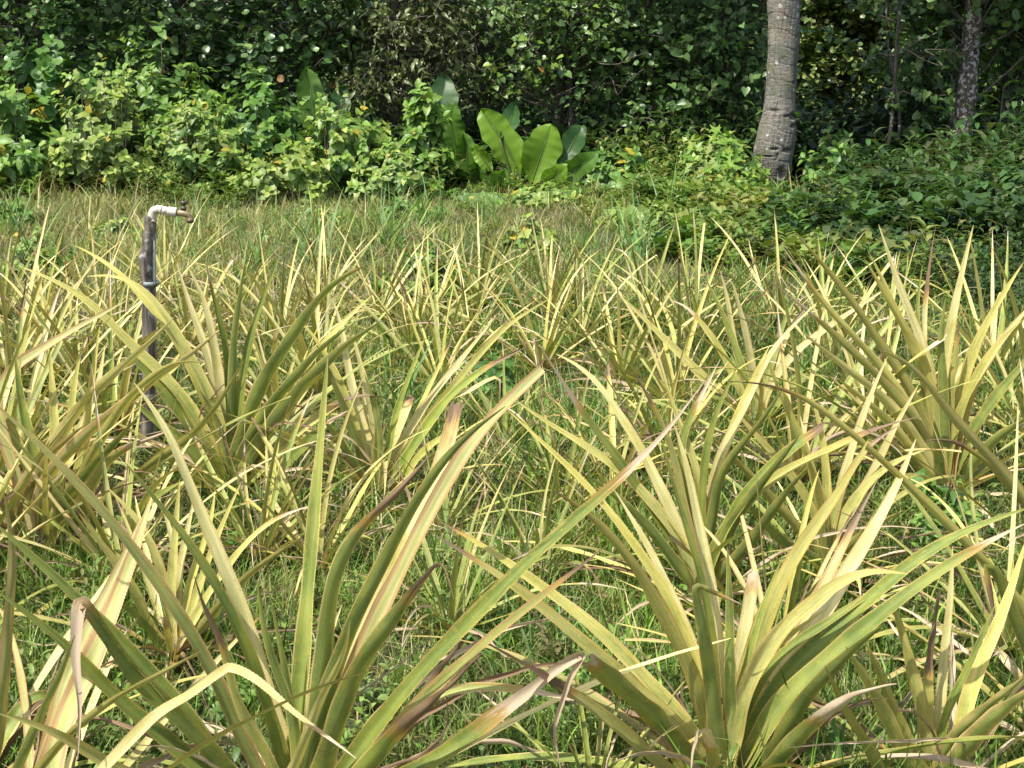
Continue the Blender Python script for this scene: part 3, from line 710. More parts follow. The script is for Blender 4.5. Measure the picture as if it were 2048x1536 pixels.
hero(350, 1340, 'narrow upright yellow pineapple plant growing between the two nearest left plants', [
 ('y', 24, .05, 1.2, '345,1280 343,1179 351,1064 359,961'), ('w', 22, .1, 1.2, '350,1270 358,1150 375,1060 390,990'),
 ('y', 26, -.05, .95, '325,1300 297,1255 267,1179 213,1103 152,1019'), ('y', 24, .05, 1.2, '340,1280 332,1179 286,1057 213,973'),
 ('y', 20, .05, 1.2, '365,1280 400,1170 439,1064 482,965'), ('y', 20, -.05, .85, '370,1280 400,1217 458,1129 534,1045 620,1011'),
 ('y', 24, -.1, 1.2, '370,1300 420,1236 496,1152 606,1072'), ('w', 20, .1, 1.2, '352,1260 356,1170 340,1060 320,1000'),
 ('y', 20, .12, 1.2, '360,1260 385,1150 420,1050 430,980'), ('g', 22, -.1, 1.2, '335,1310 280,1240 220,1190'),
], 9, fill=10, size=.5, yellow=.85, teeth=False)

hero(1885, 1005, 'very tall yellow pineapple plant against the dark creepers', [
 ('w', 28, .12, 1.2, '1885,900 1891,723 1908,621 1926,535 1947,450'), ('w', 30, .1, 1.2, '1878,900 1867,792 1844,689 1809,604 1779,518 1757,448'),
 ('y', 34, .0, 1.2, '1875,900 1861,775 1826,689 1775,597 1727,515'), ('y', 27, .0, 1.2, '1865,900 1820,775 1758,689 1707,604 1656,542 1584,457'),
 ('y', 24, -.05, .85, '1868,920 1826,826 1758,730 1690,655 1638,597 1560,488'), ('o', 26, -.08, .8, '1870,930 1844,860 1775,775 1690,689 1621,628 1539,560'),
 ('w', 28, -.1, 1.2, '1860,930 1809,843 1741,775 1673,723 1600,660'), ('y', 30, .05, 1.2, '1900,900 1929,758 1956,682 1997,604 2047,525'),
 ('p', 32, .0, 1.2, '1905,920 1946,775 1997,689 2070,600'), ('g', 27, -.05, 1.2, '1888,900 1885,758 1881,672 1891,594'),
 ('o', 24, -.02, .9, '1895,900 1902,758 1915,690 1916,640'), ('w', 18, .15, .75, '1852,800 1847,655 1854,570 1872,450'),
 ('g', 18, .1, 1.2, '1850,800 1833,620 1845,530'), ('g', 34, -.1, 1.2, '1910,940 1960,840 2020,760 2090,680'),
 ('y', 28, -.1, 1.2, '1860,960 1800,870 1740,810 1680,760'), ('g', 28, -.12, 1.2, '1855,970 1790,900 1730,860 1660,840'),
 ('g', 34, -.15, 1.2, '1915,970 1980,890 2060,830'), ('g', 26, -.1, 1.2, '1880,980 1876,900 1868,840'),
 ('w', 22, .12, .7, '1895,860 1900,760 1960,700 1985,600'), ('y', 26, .05, 1.2, '1875,880 1850,760 1800,640 1765,560 1735,500'),
 ('y', 26, -.05, 1.2, '1900,900 1930,800 1985,700 2045,640'),
], 10, fill=12, size=.8, yellow=.6, teeth=False)
hero(2130, 1180, 'pineapple plant mostly beyond the picture edge with one long pale arching leaf', [
 ('w', 31, -.1, 1.2, '2100,1100 2040,985 1997,939 1946,877 1895,826 1844,750 1785,703 1750,696'),
 ('y', 24, -.05, .8, '2110,1080 2048,1010 1997,945 1946,905 1895,874 1846,884'),
 ('y', 36, .1, 1.2, '2110,1060 2070,900 2060,800'),
], 11, fill=9, size=.7, yellow=.6, teeth=False)
hero(2110, 1480, 'pineapple plant beyond the lower picture edge with a long olive leaf reaching inwards', [
 ('y', 27, -.05, .88, '2100,1320 2048,1217 1977,1133 1901,1057 1821,973 1724,887 1656,826 1587,775 1536,759 1430,764'),
 ('g', 34, -.1, .8, '2090,1380 2030,1240 2000,1160 1975,1133 1985,1200 2005,1300'), ('w', 30, .1, 1.2, '2095,1300 2060,1150 2058,1050'),
], 12, fill=7, size=.7, yellow=.6, teeth=False)

hero(1400, 1200, 'olive green pineapple plant standing behind the broad near one', [
 ('g', 28, .0, .76, '1385,1130 1310,1030 1244,929 1210,884 1158,819 1117,751 1076,686'),
 ('w', 30, .1, 1.2, '1388,1130 1340,1020 1295,929 1261,860 1210,792 1175,734 1112,708'),
 ('p', 20, .12, .5, '1375,1100 1330,1000 1268,860 1244,809 1186,717'), ('o', 22, .0, .8, '1390,1120 1353,945 1336,877 1295,792 1254,723'),
 ('g', 26, .0, 1.2, '1400,1110 1410,929 1433,826 1478,727'), ('w', 25, .1, 1.2, '1408,1110 1433,929 1495,809 1539,703 1634,605'),
 ('g', 28, -.05, 1.2, '1415,1120 1444,945 1512,860 1568,773'), ('g', 30, -.1, 1.02, '1420,1130 1450,1060 1512,963 1587,894 1649,853', .5),
 ('y', 25, -.08, .78, '1430,1120 1519,975 1621,918 1741,860 1863,829'), ('y', 28, .0, 1.2, '1380,1120 1300,1000 1200,910 1100,850 1030,800'),
 ('g', 26, .05, .8, '1395,1090 1360,900 1400,800 1440,720'), ('y', 26, .05, 1.2, '1405,1080 1395,950 1360,850 1330,760'),
 ('g', 34, -.15, 1.2, '1430,1160 1500,1090 1560,1000 1620,930'), ('g', 30, -.1, 1.2, '1375,1160 1300,1060 1230,990 1170,950'),
 ('y', 26, .1, 1.2, '1410,1080 1450,900 1500,770 1540,690'), ('g', 34, -.12, 1.2, '1420,1150 1470,1040 1530,960 1600,870'),
], 13, fill=10, size=.65, yellow=.4, teeth=False)
hero(1655, 1165, 'yellow pineapple plant between the olive green one and the very tall one', [
 ('w', 25, .05, 1.2, '1665,1060 1700,911 1741,792 1775,713'), ('w', 25, .08, 1.2, '1680,1060 1741,955 1792,850 1838,768'),
 ('y', 26, .0, 1.2, '1650,1060 1610,900 1560,790 1530,700'), ('y', 26, .05, 1.2, '1645,1070 1590,960 1520,880 1450,800'),
 ('y', 24, .1, 1.2, '1655,1050 1650,920 1640,850 1620,780'), ('y', 28, -.1, 1.2, '1640,1110 1570,1030 1500,950 1410,860'),
 ('y', 28, -.05, 1.2, '1668,1080 1710,1000 1780,930 1850,900'), ('g', 30, -.15, 1.2, '1640,1130 1560,1080 1490,1000'),
 ('y', 26, -.1, 1.2, '1650,1110 1640,1000 1610,900'), ('o', 24, .0, .8, '1660,1080 1690,960 1750,880 1800,850'),
 ('w', 26, .1, 1.2, '1648,1050 1625,950 1600,830'), ('y', 28, -.15, 1.2, '1675,1120 1740,1060 1810,1020'),
], 14, fill=11, size=.6, yellow=.9, teeth=False)
hero(1512, 870, 'light green pineapple plant with upright leaves in the middle rows', [
 ('g', 22, .0, 1.2, '1505,820 1480,725 1450,640 1410,555'), ('w', 24, .05, 1.2, '1512,820 1500,720 1485,640 1463,560'),
 ('w', 22, .0, 1.2, '1520,820 1560,740 1620,680 1780,572'), ('y', 26, -.05, 1.2, '1495,840 1440,790 1380,730 1300,650 1240,590'),
 ('g', 20, .1, 1.2, '1520,810 1545,720 1570,640 1590,600'), ('g', 24, -.05, 1.2, '1525,840 1590,770 1660,720'),
 ('y', 22, .0, .8, '1500,830 1440,700 1370,610 1340,600'), ('w', 22, .1, .75, '1518,820 1550,740 1556,710 1590,640 1625,600'),
 ('g', 22, -.1, 1.2, '1500,850 1450,800 1380,780'), ('w', 20, .1, 1.2, '1500,800 1470,700 1455,600 1440,540'),
], 15, fill=10, size=.55, yellow=.5, teeth=False)

# the rest: rosettes built once per kind, then copied leaf by leaf
def rosette(seed, n, size, yellow, detail):
    r = np.random.default_rng(seed); root = empty('pineapple_plant', (0, 0, 0)); stem(root, r, .08, .025)
    for k in range(n):
        random_leaf(root, r, size, yellow, az=k * 2.399 + r.uniform(-.25, .25), inner=((k + .5) / n) ** .85, detail=detail)
    return root
PROTO = [rosette(100 + i, n, s, y, d) for i, (n, s, y, d) in enumerate([(27, .92, .72, 1.0), (25, .88, .5, 1.0), (28, .94, .6, 1.0), (21, .72, .72, .8), (21, .78, .3, .8)])]
used = set()
for pr in PROTO:
    for k in range(4): random_leaf(pr, np.random.default_rng(900 + k), .7, .5, inner=.3 + .2 * k, detail=1.2, dead=True)
def place(px, py, v, scale, rot, label, group=None):
    b = gp(px, py); b[2] = hgt(b[0], b[1]); src = PROTO[v]; scale *= .86 if py > 760 else .76
    rr = np.random.default_rng(int(px * 7 + py))
    if v not in used: o = src; used.add(v)
    else:
        o = src.copy(); C.objects.link(o)
        for ch in list(src.children):
            c = ch.copy(); C.objects.link(c); c.parent = o
            if c.name.startswith('leaf') and 'label' not in c:
                q = list(c.color); q[0] += rr.uniform(-.2, .2); q[3] = min(1, max(0, q[3] + rr.uniform(-.25, .25))); c.color = q
    o.location = b; o.rotation_euler = (rr.uniform(-.08, .08), rr.uniform(-.08, .08), rot); o.scale = (scale,) * 3
    tag(o, label, 'pineapple plant', group); PLANTS.append(b)
FAR = [ # px, py, proto, scale, rot, label
 (20, 790, 0, .95, .3, 'yellow pineapple plant at the left picture edge below the dry turf'),
 (160, 770, 1, .80, 1.3, 'pineapple plant left of the tap post with a stiff upright heart'),
 (245, 700, 2, .70, 2.1, 'small pineapple plant half hidden behind the tap post'),
 (40, 930, 2, .85, 4.0, 'crowded yellow pineapple plant at the left edge behind the pink streaked one'),
 (235, 900, 0, .85, 5.1, 'yellow pineapple plant at the foot of the tap post'),
 (375, 690, 3, .95, .2, 'small yellow pineapple plant just right of the tap post'),
 (560, 700, 0, .85, 2.7, 'yellow pineapple plant behind the upright leaves of the dark green one'),
 (650, 640, 1, .78, 1.9, 'first plant of the back row, right of the tap post'),
 (640, 790, 2, .85, .9, 'yellow pineapple plant directly behind the slim yellow one'),
 (755, 640, 2, .72, 3.3, 'back row pineapple plant in front of the round leafy clump'),
 (860, 670, 0, .80, 5.5, 'back row pineapple plant in the centre with several pale upright leaves'),
 (880, 790, 1, .78, .5, 'pineapple plant in the centre rows beside the blue green bush'),
 (960, 615, 2, .75, 2.2, 'last row pineapple plant just below the big paddle leaves'),
 (1085, 760, 3, 1.10, 4.4, 'small green and yellow pineapple plant alone in the central grass'),
 (1100, 640, 0, .72, 1.1, 'last row pineapple plant between the paddle leaves and the palm'),
 (1225, 1010, 3, .85, .7, 'short stubby pineapple plant in the open grass behind the broad near one'),
 (1080, 1150, 4, .62, 2.9, 'very small green pineapple plant in the middle of the open grass'),
 (1240, 790, 1, .80, 3.9, 'pineapple plant in the middle rows with thin crossing leaves'),
 (1350, 830, 0, .85, 1.7, 'yellow pineapple plant in the middle rows, left of the light green upright one'),
 (1290, 660, 4, .85, .1, 'back row pineapple plant with pale leaves, left of the palm trunk'),
 (1385, 700, 2, .80, 4.9, 'back row pineapple plant whose upright pointed leaves stand below the palm'),
 (1560, 680, 1, .80, 2.5, 'back row pineapple plant directly below the palm trunk'),
 (1660, 760, 3, 1.05, 5.9, 'green pineapple plant in the shade of the very tall yellow one'),
 (1985, 760, 0, .95, 3.0, 'yellow pineapple plant behind the very tall one at the right edge'),
 (2060, 900, 2, .95, .8, 'pineapple plant with dry leaves at the right picture edge'),
 (1780, 690, 4, .85, 4.2, 'thin pineapple plant of the back row behind the very tall one'),
 (-70, 1180, 1, .95, .8, 'pineapple plant outside the left edge with leaf ends reaching in'),
 (1190, 1640, 4, .50, 1.0, 'small fresh green pineapple plant low between the two biggest plants'),
 (890, 1060, 4, .55, 3.6, 'little pineapple plant beside the foot of the slim yellow one'),
 (1010, 900, 4, .55, 5.2, 'little pineapple plant in the grass behind the blue green bush'),
 (470, 640, 4, .8, 2.0, 'thin pineapple plant of the back row nearest the dry turf'),
 (90, 670, 3, .9, 1.0, 'small pineapple plant furthest to the left in the back row'),
 (330, 600, 1, .8, 1.2, 'last row pineapple plant seen just right of the tap post'),
 (560, 850, 3, .95, 4.0, 'small yellow pineapple plant between the dark green and the slim yellow one'),
 (820, 730, 2, .7, 1.0, 'pineapple plant in the second row before the round leafy clump'),
 (940, 720, 1, .72, 2.0, 'pineapple plant in the second row above the blue green weed bush'),
 (1160, 700, 2, .72, 4.0, 'pineapple plant in the second row right of the centre'),
 (1640, 640, 2, .62, 3.7, 'last row pineapple plant touching the dark creepers'),
 (10, 640, 2, .7, 2.9, 'last row pineapple plant at the left picture edge'),
 (200, 640, 0, .68, .9, 'last row pineapple plant left of the tap post'),
 (-20, 1010, 1, .9, 2.4, 'yellow pineapple plant cut by the left edge under the crowded one'),
 (1590, 980, 3, 1.1, 5.0, 'small pineapple plant between the olive green and the middle yellow one'),
 (1330, 960, 3, .8, 2.1, 'small yellow pineapple plant directly behind the olive green one'),
 (640, 1165, 3, .80, 1.4, 'small yellow pineapple plant below the slim yellow one, behind the tall straight leaf'),
 (900, 1285, 4, .62, 4.1, 'small pineapple plant in the grass between the two nearest big plants'),
 (1120, 1020, 4, .70, .3, 'thin pineapple plant in the open grass beside the olive green one'),
 (250, 1190, 0, .72, 5.3, 'yellow pineapple plant in front of the pink streaked one at the left'),
 (1560, 1330, 3, .85, 2.8, 'small pineapple plant hidden behind the broad near one'),
 (2010, 1290, 2, .70, 1.9, 'yellow pineapple plant behind the orange tinted one at the right edge'),
 (520, 1150, 1, .62, .2, 'pineapple plant directly in front of the big dark green one'),
 (1740, 900, 1, .8, 2.2, 'pineapple plant squeezed between the very tall and the middle yellow plant'),
]
for f in FAR: place(*f)
# ------------------------------------------------------------------ water tap on its wooden post
def flat_mat(name, col, rough=.6, col2=None, scale=30, metal=0., bump=.2):
    m, t = new_mat(name); g = NT(t); tc = g.n('ShaderNodeTexCoord')
    a = g.noise(tc.outputs['Object'], scale, 5, .65)
    c = g.mix(g.ramp(a, .42, .66), col, col2 or tuple(x * .7 for x in col))
    p = g.n('ShaderNodeBsdfPrincipled'); t.links.new(c, p.inputs['Base Color']); p.inputs['Roughness'].default_value = rough; p.inputs['Metallic'].default_value = metal
    bp = g.n('ShaderNodeBump'); bp.inputs['Strength'].default_value = bump; bp.inputs['Distance'].default_value = .003
    t.links.new(a, bp.inputs['Height']); t.links.new(bp.outputs[0], p.inputs['Normal'])
    o = g.n('ShaderNodeOutputMaterial'); t.links.new(p.outputs[0], o.inputs[0]); return m
def standpipe():
    b = gp(292, 925); Yp = b[1]
    root = empty('water_tap', b); tag(root, 'white elbow pipe with brass tap on a weathered wooden post', 'water tap')
    A = lambda x, y, dy=0.: at(x, y, Yp + dy) - b
    m_w = bark_mat('weathered_wood', (.045, .036, .028), (.24, .21, .175), 55, (.38, .37, .34), 22, .60, .9, .12)
    spec = [(292, 940, 30), (292, 880, 28), (296, 800, 25), (297, 700, 25), (297, 620, 24), (298, 580, 23), (293, 545, 25), (291, 520, 26), (297, 480, 23), (300, 455, 22), (301, 432, 20)]
    P = catmull(np.array([np.append(A(x, y), w_) for x, y, w_ in spec]), 90); L = P[:, 3] * Yp / F / 2
    L = L * (1 + .02 * np.sin(np.arange(90) * .9) + .03 * np.sin(np.arange(90) * .23 + 1)); L[-1] *= .8
    P[:, 0] += .0015 * np.sin(np.arange(90) * .5)
    V, T = tube(P[:, :3], L, 18)
    r = np.random.default_rng(5); nn = 90 * 18; ang = np.tile(np.arange(18), 90); V[:nn] += nrm(V[:nn] - np.repeat(P[:, :3], 18, 0)) * (.0022 * np.sin(ang * 2.1 + 1))[:, None]
    link('post', mesh_data('post', V, T, m_w, smooth=True), root)
    m_g = flat_mat('grey_pipe', (.36, .35, .32), .75, (.17, .165, .15), 25)
    m_p = flat_mat('white_pipe', (.66, .63, .54), .5, (.42, .37, .28), 18)
    m_b = flat_mat('brass', (.34, .27, .15), .5, (.20, .15, .09), 40, .35)
    V, T = tube(np.array([A(306, 960, .016), A(307, 800, .016), A(306, 600, .016), A(305, 440, .012)]), .0115, 14)
    link('riser_pipe', mesh_data('riser_pipe', V, T, m_g, smooth=True), root)
    # white elbow, coupling, threaded sleeve
    el = catmull(np.array([A(304, 443), A(304, 432), A(307, 423), A(315, 419), A(324, 420)]), 20)
    V, T = tube(el, np.r_[.0175, .0175, np.full(16, .0150), .0172, .0172], 18); link('elbow', mesh_data('elbow', V, T, m_p, smooth=True), root)
    q = np.array([A(322, 420), A(338, 422.5)]); V, T = tube(q, .0150, 18); link('coupling', mesh_data('coupling', V, T, m_p), root)
    pa, pb = A(336, 422.5), A(353, 425); n = 26
    pp = np.array([pa + (pb - pa) * f for f in np.linspace(0, 1, n)]); rr_ = .0165 + .0009 * (np.arange(n) % 2)
    V, T = tube(pp, rr_, 20); sl_ = link('sleeve', mesh_data('sleeve', V, T, m_p), root)
    # tap body
    body = catmull(np.array([A(351, 425), A(360, 426), A(369, 427), A(376, 430), A(380, 436), A(380.5, 440)]), 24)
    rad = np.interp(np.linspace(0, 1, 24), [0, .08, .1, .3, .45, .6, .8, .92, .93, 1], [.014, .014, .010, .0115, .0135, .0125, .010, .010, .0125, .0125])
    V, T = tube(body, rad, 18); tb = link('tap_body', mesh_data('tap_body', V, T, m_b, smooth=True), root)
    V, T = tube(np.array([A(380.5, 439.5), A(380.5, 442.5), A(380.5, 446)]), [.014, .0135, .010], 18)
    m_d = flat_mat('dark_fitting', (.09, .075, .06), .5, (.04, .035, .03), 60, .3)
    link('spout_ring', mesh_data('spout_ring', V, T, m_d), tb)
    V, T = tube(np.array([A(367, 422), A(367, 418), A(367, 417.5), A(367, 415), A(367, 414.5), A(367, 411)]), [.009, .009, .0115, .0115, .006, .006], 16)
    hb = link('bonnet', mesh_data('bonnet', V, T, m_d), root)
    s = Soup(); V, T = tube(np.array([A(360, 407.5), A(363.5, 405), A(370.5, 405), A(374, 407.5)]), [.0055, .0065, .0065, .0055], 10); s.add(V, T, (1, 1, 1))
    V, T = tube(np.array([A(367, 411.5), A(367, 402)]), [.0062, .0070], 12); s.add(V, T, (1, 1, 1))
    link('handle', s.mesh('handle', m_d), root)
    # strap
    m_s = flat_mat('strap', (.25, .31, .33), .55, (.16, .20, .22), 40)
    a = np.linspace(0, 2 * math.pi, 29)[:-1]; c = A(300, 567); V = []
    for z in (-.008, .008):
        for dr in (0, .0022): V.append(c + np.stack([np.cos(a) * (.0275 + dr), np.sin(a) * (.030 + dr) + .008, np.full(28, z)], 1))
    V = np.concatenate(V); T = []
    for i in range(28):
        j = (i + 1) % 28
        T += [(28 + i, 28 + j, 84 + j, 84 + i), (j, i, 56 + i, 56 + j), (56 + i, 84 + i, 84 + j, 56 + j), (28 + j, 28 + i, i, j)]
    st = link('strap', mesh_data('strap', V, T, m_s), root)
    V, T = tube(np.array([c + np.array([.020, -.018, .009]), c + np.array([.0262, -.0195, -.009])]), .0052, 6); link('buckle', mesh_data('buckle', V, T, m_d), st)
standpipe()

# ------------------------------------------------------------------ broad paddle-leaved plants
def paddle(root, b, path_px, wpx, Y, dY, col, r, stalk=.25):
    px = np.array(path_px, float); n = len(px)
    pts = np.array([at(p[0], p[1], Y + dY * (i / (n - 1))) for i, p in enumerate(px)])
    ns = 40; P = catmull(pts, ns); T = nrm(np.gradient(P, axis=0)); W = nrm(P - np.array(CAMP)); S = nrm(np.cross(T, W))
    N = nrm(np.cross(S, T)); N = np.where((np.sum(N * W, 1) > 0)[:, None], -N, N)
    v = np.linspace(0, 1, ns); m = 11; c = np.linspace(-1, 1, m); wd = wpx * Y / F
    prof = np.clip(v / .35, .06, 1) ** .8 * (1 - np.clip((v - .5) / .5, 0, 1) ** 2.6) ** .7
    ph = r.uniform(0, 6, 4)
    edge = 1 + .07 * np.sin(v * 21 + ph[0])[:, None] * (np.abs(c) ** 3)[None] * (c > 0) + .08 * np.sin(v * 17 + ph[1])[:, None] * (np.abs(c) ** 3)[None] * (c < 0)
    V = P[:, None] + S[:, None] * (c[None, :, None] * (wd / 2 * prof)[:, None, None] * edge[..., None]) \
        + N[:, None] * ((np.abs(c) * .16)[None, :, None] * (wd * prof)[:, None, None]) \
        + N[:, None] * (.004 * np.sin(v * 46 + ph[2])[:, None] * (np.abs(c) ** 1.5)[None])[..., None] + N[:, None] * (.03 * np.sin(v * 7 + ph[3])[:, None] * c[None])[..., None]
    i, j = np.meshgrid(np.arange(ns - 1), np.arange(m - 1), indexing='ij'); a = (i * m + j).ravel()
    Tq = np.stack([a, a + 1, a + m + 1, a + m], 1)
    cc = np.tile(np.array(col), (ns, m, 1)) * (1 - .05 * (np.sin(v * 110)[:, None] > .55) * (np.abs(c)[None] > .1))[..., None]
    cc[:, m // 2] *= np.array([.45, .5, .5])
    cc *= r.uniform(.9, 1.1)
    o = link('leaf', mesh_data('leaf', V.reshape(-1, 3) - b, Tq, M_BIG, cols=cc.reshape(-1, 3), smooth=True), root)
    st = [P[0] - b, np.array([(P[0] - b)[0] * .4, (P[0] - b)[1] * .5, .02])]
    sv, stt = tube(np.vstack([catmull(np.array([st[1], (st[0] + st[1]) / 2 + np.array([0, 0, .02]), st[0]]), 6), P[4:30:5] - b]), np.r_[np.linspace(.018, .012, 6), np.linspace(.011, .003, 6)][:12], 7)
    link('stalk', mesh_data('stalk', sv, stt, M_BIG, cols=np.tile((.14, .20, .05), (len(sv), 1)), smooth=True), o)
LIME, DKG, MIDG = (.20, .36, .03), (.055, .13, .035), (.12, .25, .035)
def paddle_plant(px, Y, label, leaves, seed):
    r = np.random.default_rng(seed); b = np.array([at(px, 385, Y)[0], Y, 0.]); root = empty('paddle_leaf_plant', b)
    tag(root, label, 'plant', 'broad leaved plants at the hedge')
    for (pp, wp, dy, col) in leaves: paddle(root, b, pp, wp, Y, dy, col, r)
paddle_plant(1050, 13.9, 'plant with two big upright lime green paddle leaves in front of the dark trees', [
    ([(1040, 350), (1012, 290), (980, 245), (962, 218)], 62, .1, LIME), ([(1062, 372), (1078, 320), (1092, 280), (1102, 247)], 74, .05, LIME),
    ([(1118, 335), (1138, 300), (1150, 275), (1166, 250)], 46, .25, DKG), ([(1105, 365), (1140, 345), (1170, 325), (1198, 308)], 44, -.05, MIDG),
    ([(1000, 280), (1015, 255), (1022, 235), (1031, 206)], 36, .4, DKG), ([(1015, 410), (1002, 385), (1000, 362), (1008, 338)], 48, -.15, MIDG),
    ([(985, 345), (968, 320), (957, 305), (948, 288)], 30, .0, LIME), ([(1080, 385), (1100, 360), (1120, 345), (1135, 330)], 40, -.1, LIME)], 3)
paddle_plant(895, 14.6, 'darker paddle leaved plant partly behind the glossy upright shoot', [
    ([(888, 300), (885, 240), (886, 190), (890, 148)], 60, .3, DKG), ([(915, 320), (906, 270), (902, 235), (908, 205)], 48, .0, MIDG),
    ([(870, 330), (860, 290), (840, 255), (815, 200)], 44, .2, MIDG), ([(930, 380), (935, 330), (930, 290), (925, 265)], 44, -.05, MIDG),
    ([(960, 400), (958, 370), (955, 340), (950, 310)], 36, -.1, MIDG), ([(905, 390), (890, 360), (890, 320), (880, 290)], 54, .0, MIDG)], 4)
paddle_plant(625, 15.2, 'single tall paddle leaf plant deep among the bushes on the left', [
    ([(632, 300), (628, 240), (622, 190), (612, 135)], 58, .1, MIDG), ([(660, 300), (672, 240), (680, 200), (690, 170)], 46, .2, DKG)], 5)

# ------------------------------------------------------------------ shrubs
def shrub(name, label, cat, px, Y, wpx, top, _u, cols, tmpl, n_shoot, seed, depth=.7, lsz=.075, mat=None, gap=.92, low=.15, group=None, nl=20, young=(1.25, 1.2, 1.0)):
    r = np.random.default_rng(seed)
    mat = mat or M_LEAF; lsz *= 1.38 if name == 'shrub' else 1.1; n_shoot = int(n_shoot * .85)
    cx = at(px, 385, Y)[0]; H = at(px, top, Y)[2]; rx = wpx * Y / F / 2
    b = np.array([cx, Y, 0.]); root = empty(name, b); tag(root, label, cat, group)
    s = Soup(); st = Soup(); cols = np.array(cols)
    for k in range(n_shoot):
        a = r.uniform(0, 6.28); q = math.sqrt(r.uniform()); h = H * math.sqrt(max(.05, 1 - q * q * .85)) * r.uniform(low + .35, 1.06)
        if r.uniform() < .35: h *= r.uniform(low + .1, 1)
        tip = np.array([math.cos(a) * q * rx, math.sin(a) * q * depth, h])
        base = np.array([tip[0] * .35, tip[1] * .35, 0]); ctrl = np.array([tip[0] * .75, tip[1] * .7, h * .55])
        out = nrm(np.array([math.cos(a) * q, math.sin(a) * q - .25, .65]))
        pth = catmull(np.array([base, ctrl, tip - out * .12, tip]), 12)
        V, T = tube(pth[::2], np.linspace(.009, .003, 6), 4); st.add(V, T, (.10, .09, .05))
        m = int(nl * r.uniform(.7, 1.2)); L = min(.5, h * .6)
        f = np.linspace(0, 1, m) ** .8; seg = tip - out * L * (1 - f)[:, None] + np.outer((1 - f) ** 2, np.array([0, 0, -.05]))
        aa = np.arange(m) * 2.4 + a; x = nrm(np.cross(out, [0.1, .2, 1])); y = np.cross(out, x)
        rad = np.cos(aa)[:, None] * x + np.sin(aa)[:, None] * y
        el = np.interp(f, [0, .8, 1], [-.1, .15, 1.0])[:, None]
        d = nrm(rad + out * el + np.array([0, 0, -.22]) + r.normal(0, .18, (m, 3)))
        n_ = nrm(out + np.array([0, -.15, .8]) + r.normal(0, .25, (m, 3)))
        sz = lsz * r.uniform(.7, 1.25, m) * np.interp(f, [0, .7, 1], [1.05, 1, .55])
        c = cols[r.integers(0, len(cols), m)] * r.uniform(.8, 1.2, (m, 1)) * np.where((f > .8)[:, None], np.array(young), 1)
        yel = r.uniform(size=m) < .02; c[yel] = (.45, .36, .05)
        keep = r.uniform(size=m) < gap
        s.stamp(tmpl[0], tmpl[1], basis(d, n_, sz)[keep], seg[keep], c[keep])
    link('foliage', s.mesh('foliage', mat), root); link('stems', st.mesh('stems', M_TWIG), root)
    return root
BR = [(0.126, 0.24, 0.0504), (0.162, 0.288, 0.0564), (0.096, 0.198, 0.0432), (0.186, 0.312, 0.0744)]
YG = [(0.195, 0.286, 0.0624), (0.234, 0.325, 0.078), (0.156, 0.26, 0.0585), (0.286, 0.351, 0.104)]
MD = [(0.084, 0.192, 0.042), (0.108, 0.228, 0.054), (0.066, 0.156, 0.036)]
DK = [(0.087, 0.1812, 0.0522), (0.1087, 0.2175, 0.0638), (0.0798, 0.1595, 0.0522)]
SH = 'leafy shrubs along the hedge'
def sh(label, *a, **k): return shrub('shrub', label, 'shrub', *a, group=SH, **k)
sh('bright green shrub at the left picture edge with long pointed leaves', 40, 14.1, 250, 150, 0, BR, OV, 85, 1, lsz=.105)
sh('tall dark shrub behind the bright one at the left edge', 110, 15.0, 260, 50, 0, MD, RO, 80, 2, lsz=.10, mat=M_LEAF)
sh('yellow green shrub with a rounded top left of the middle bushes', 215, 14.0, 260, 125, 0, YG, WI, 110, 3, lsz=.075)
sh('shrub with pale shoot tips rising highest above the left bushes', 330, 14.9, 300, 50, 0, BR, OV, 95, 4, lsz=.10)
sh('sunlit sprawling shrub in the middle of the left bushes', 400, 13.95, 270, 175, 0, YG + BR, OV, 110, 5, lsz=.08)
sh('blue green shrub between the sprawling one and the single paddle leaf', 520, 14.5, 260, 140, 0, MD + BR, HE, 90, 6, lsz=.09)
sh('low pale shrub at the hedge foot above the grass', 560, 13.7, 240, 285, 0, YG, WI, 80, 7, lsz=.07)
sh('leafy mound right of the single paddle leaf with drooping dead stems', 690, 14.1, 230, 175, 0, BR + YG, HE, 105, 8, lsz=.075)
sh('low light green mound in front of the glossy shoot', 790, 13.8, 200, 265, 0, YG + BR, OV, 80, 9, lsz=.075)
sh('upright shrub of glossy narrow leaves beside the darker paddle leaves', 848, 14.1, 110, 150, 0, BR, OV, 42, 10, depth=.3, lsz=.11, nl=34)
sh('short dark shrub under the big lime paddle leaves', 975, 13.8, 180, 392, 0, MD + BR, OV, 70, 11, lsz=.075)
sh('bright broad leaved herb clump where the grass meets the hedge', 1110, 13.3, 180, 372, 0, YG + BR, OV, 50, 12, depth=.4, lsz=.085)
sh('small shrub between the lime paddle leaves and the lobed creeper', 1230, 14.2, 180, 285, 0, MD + BR, OV, 70, 13, lsz=.08)
sh('bright mound of lobed creeper leaves left of the palm foot', 1425, 13.9, 200, 262, 0, YG + BR, LO, 110, 14, lsz=.10)
sh('low pale leaved creeper mound directly before the palm foot', 1485, 13.6, 150, 345, 0, BR + YG, LO, 50, 15, lsz=.09)
sh('fresh green shrub touching the right side of the palm trunk', 1655, 14.4, 140, 262, 0, MD + BR, OV, 75, 16, lsz=.09)
sh('dim shrub between the palm and the lichen covered trunk', 1755, 14.8, 220, 285, 0, MD, OV, 80, 17, lsz=.08)
sh('rounded mound of heart shaped leaves at the lichen covered trunk', 1930, 14.3, 190, 290, 0, MD + BR, HE, 110, 18, lsz=.09)
sh('dark narrow leaved shrub in the shade at the right edge', 2045, 13.2, 200, 372, 0, MD + DK, NA, 80, 19, lsz=.10)
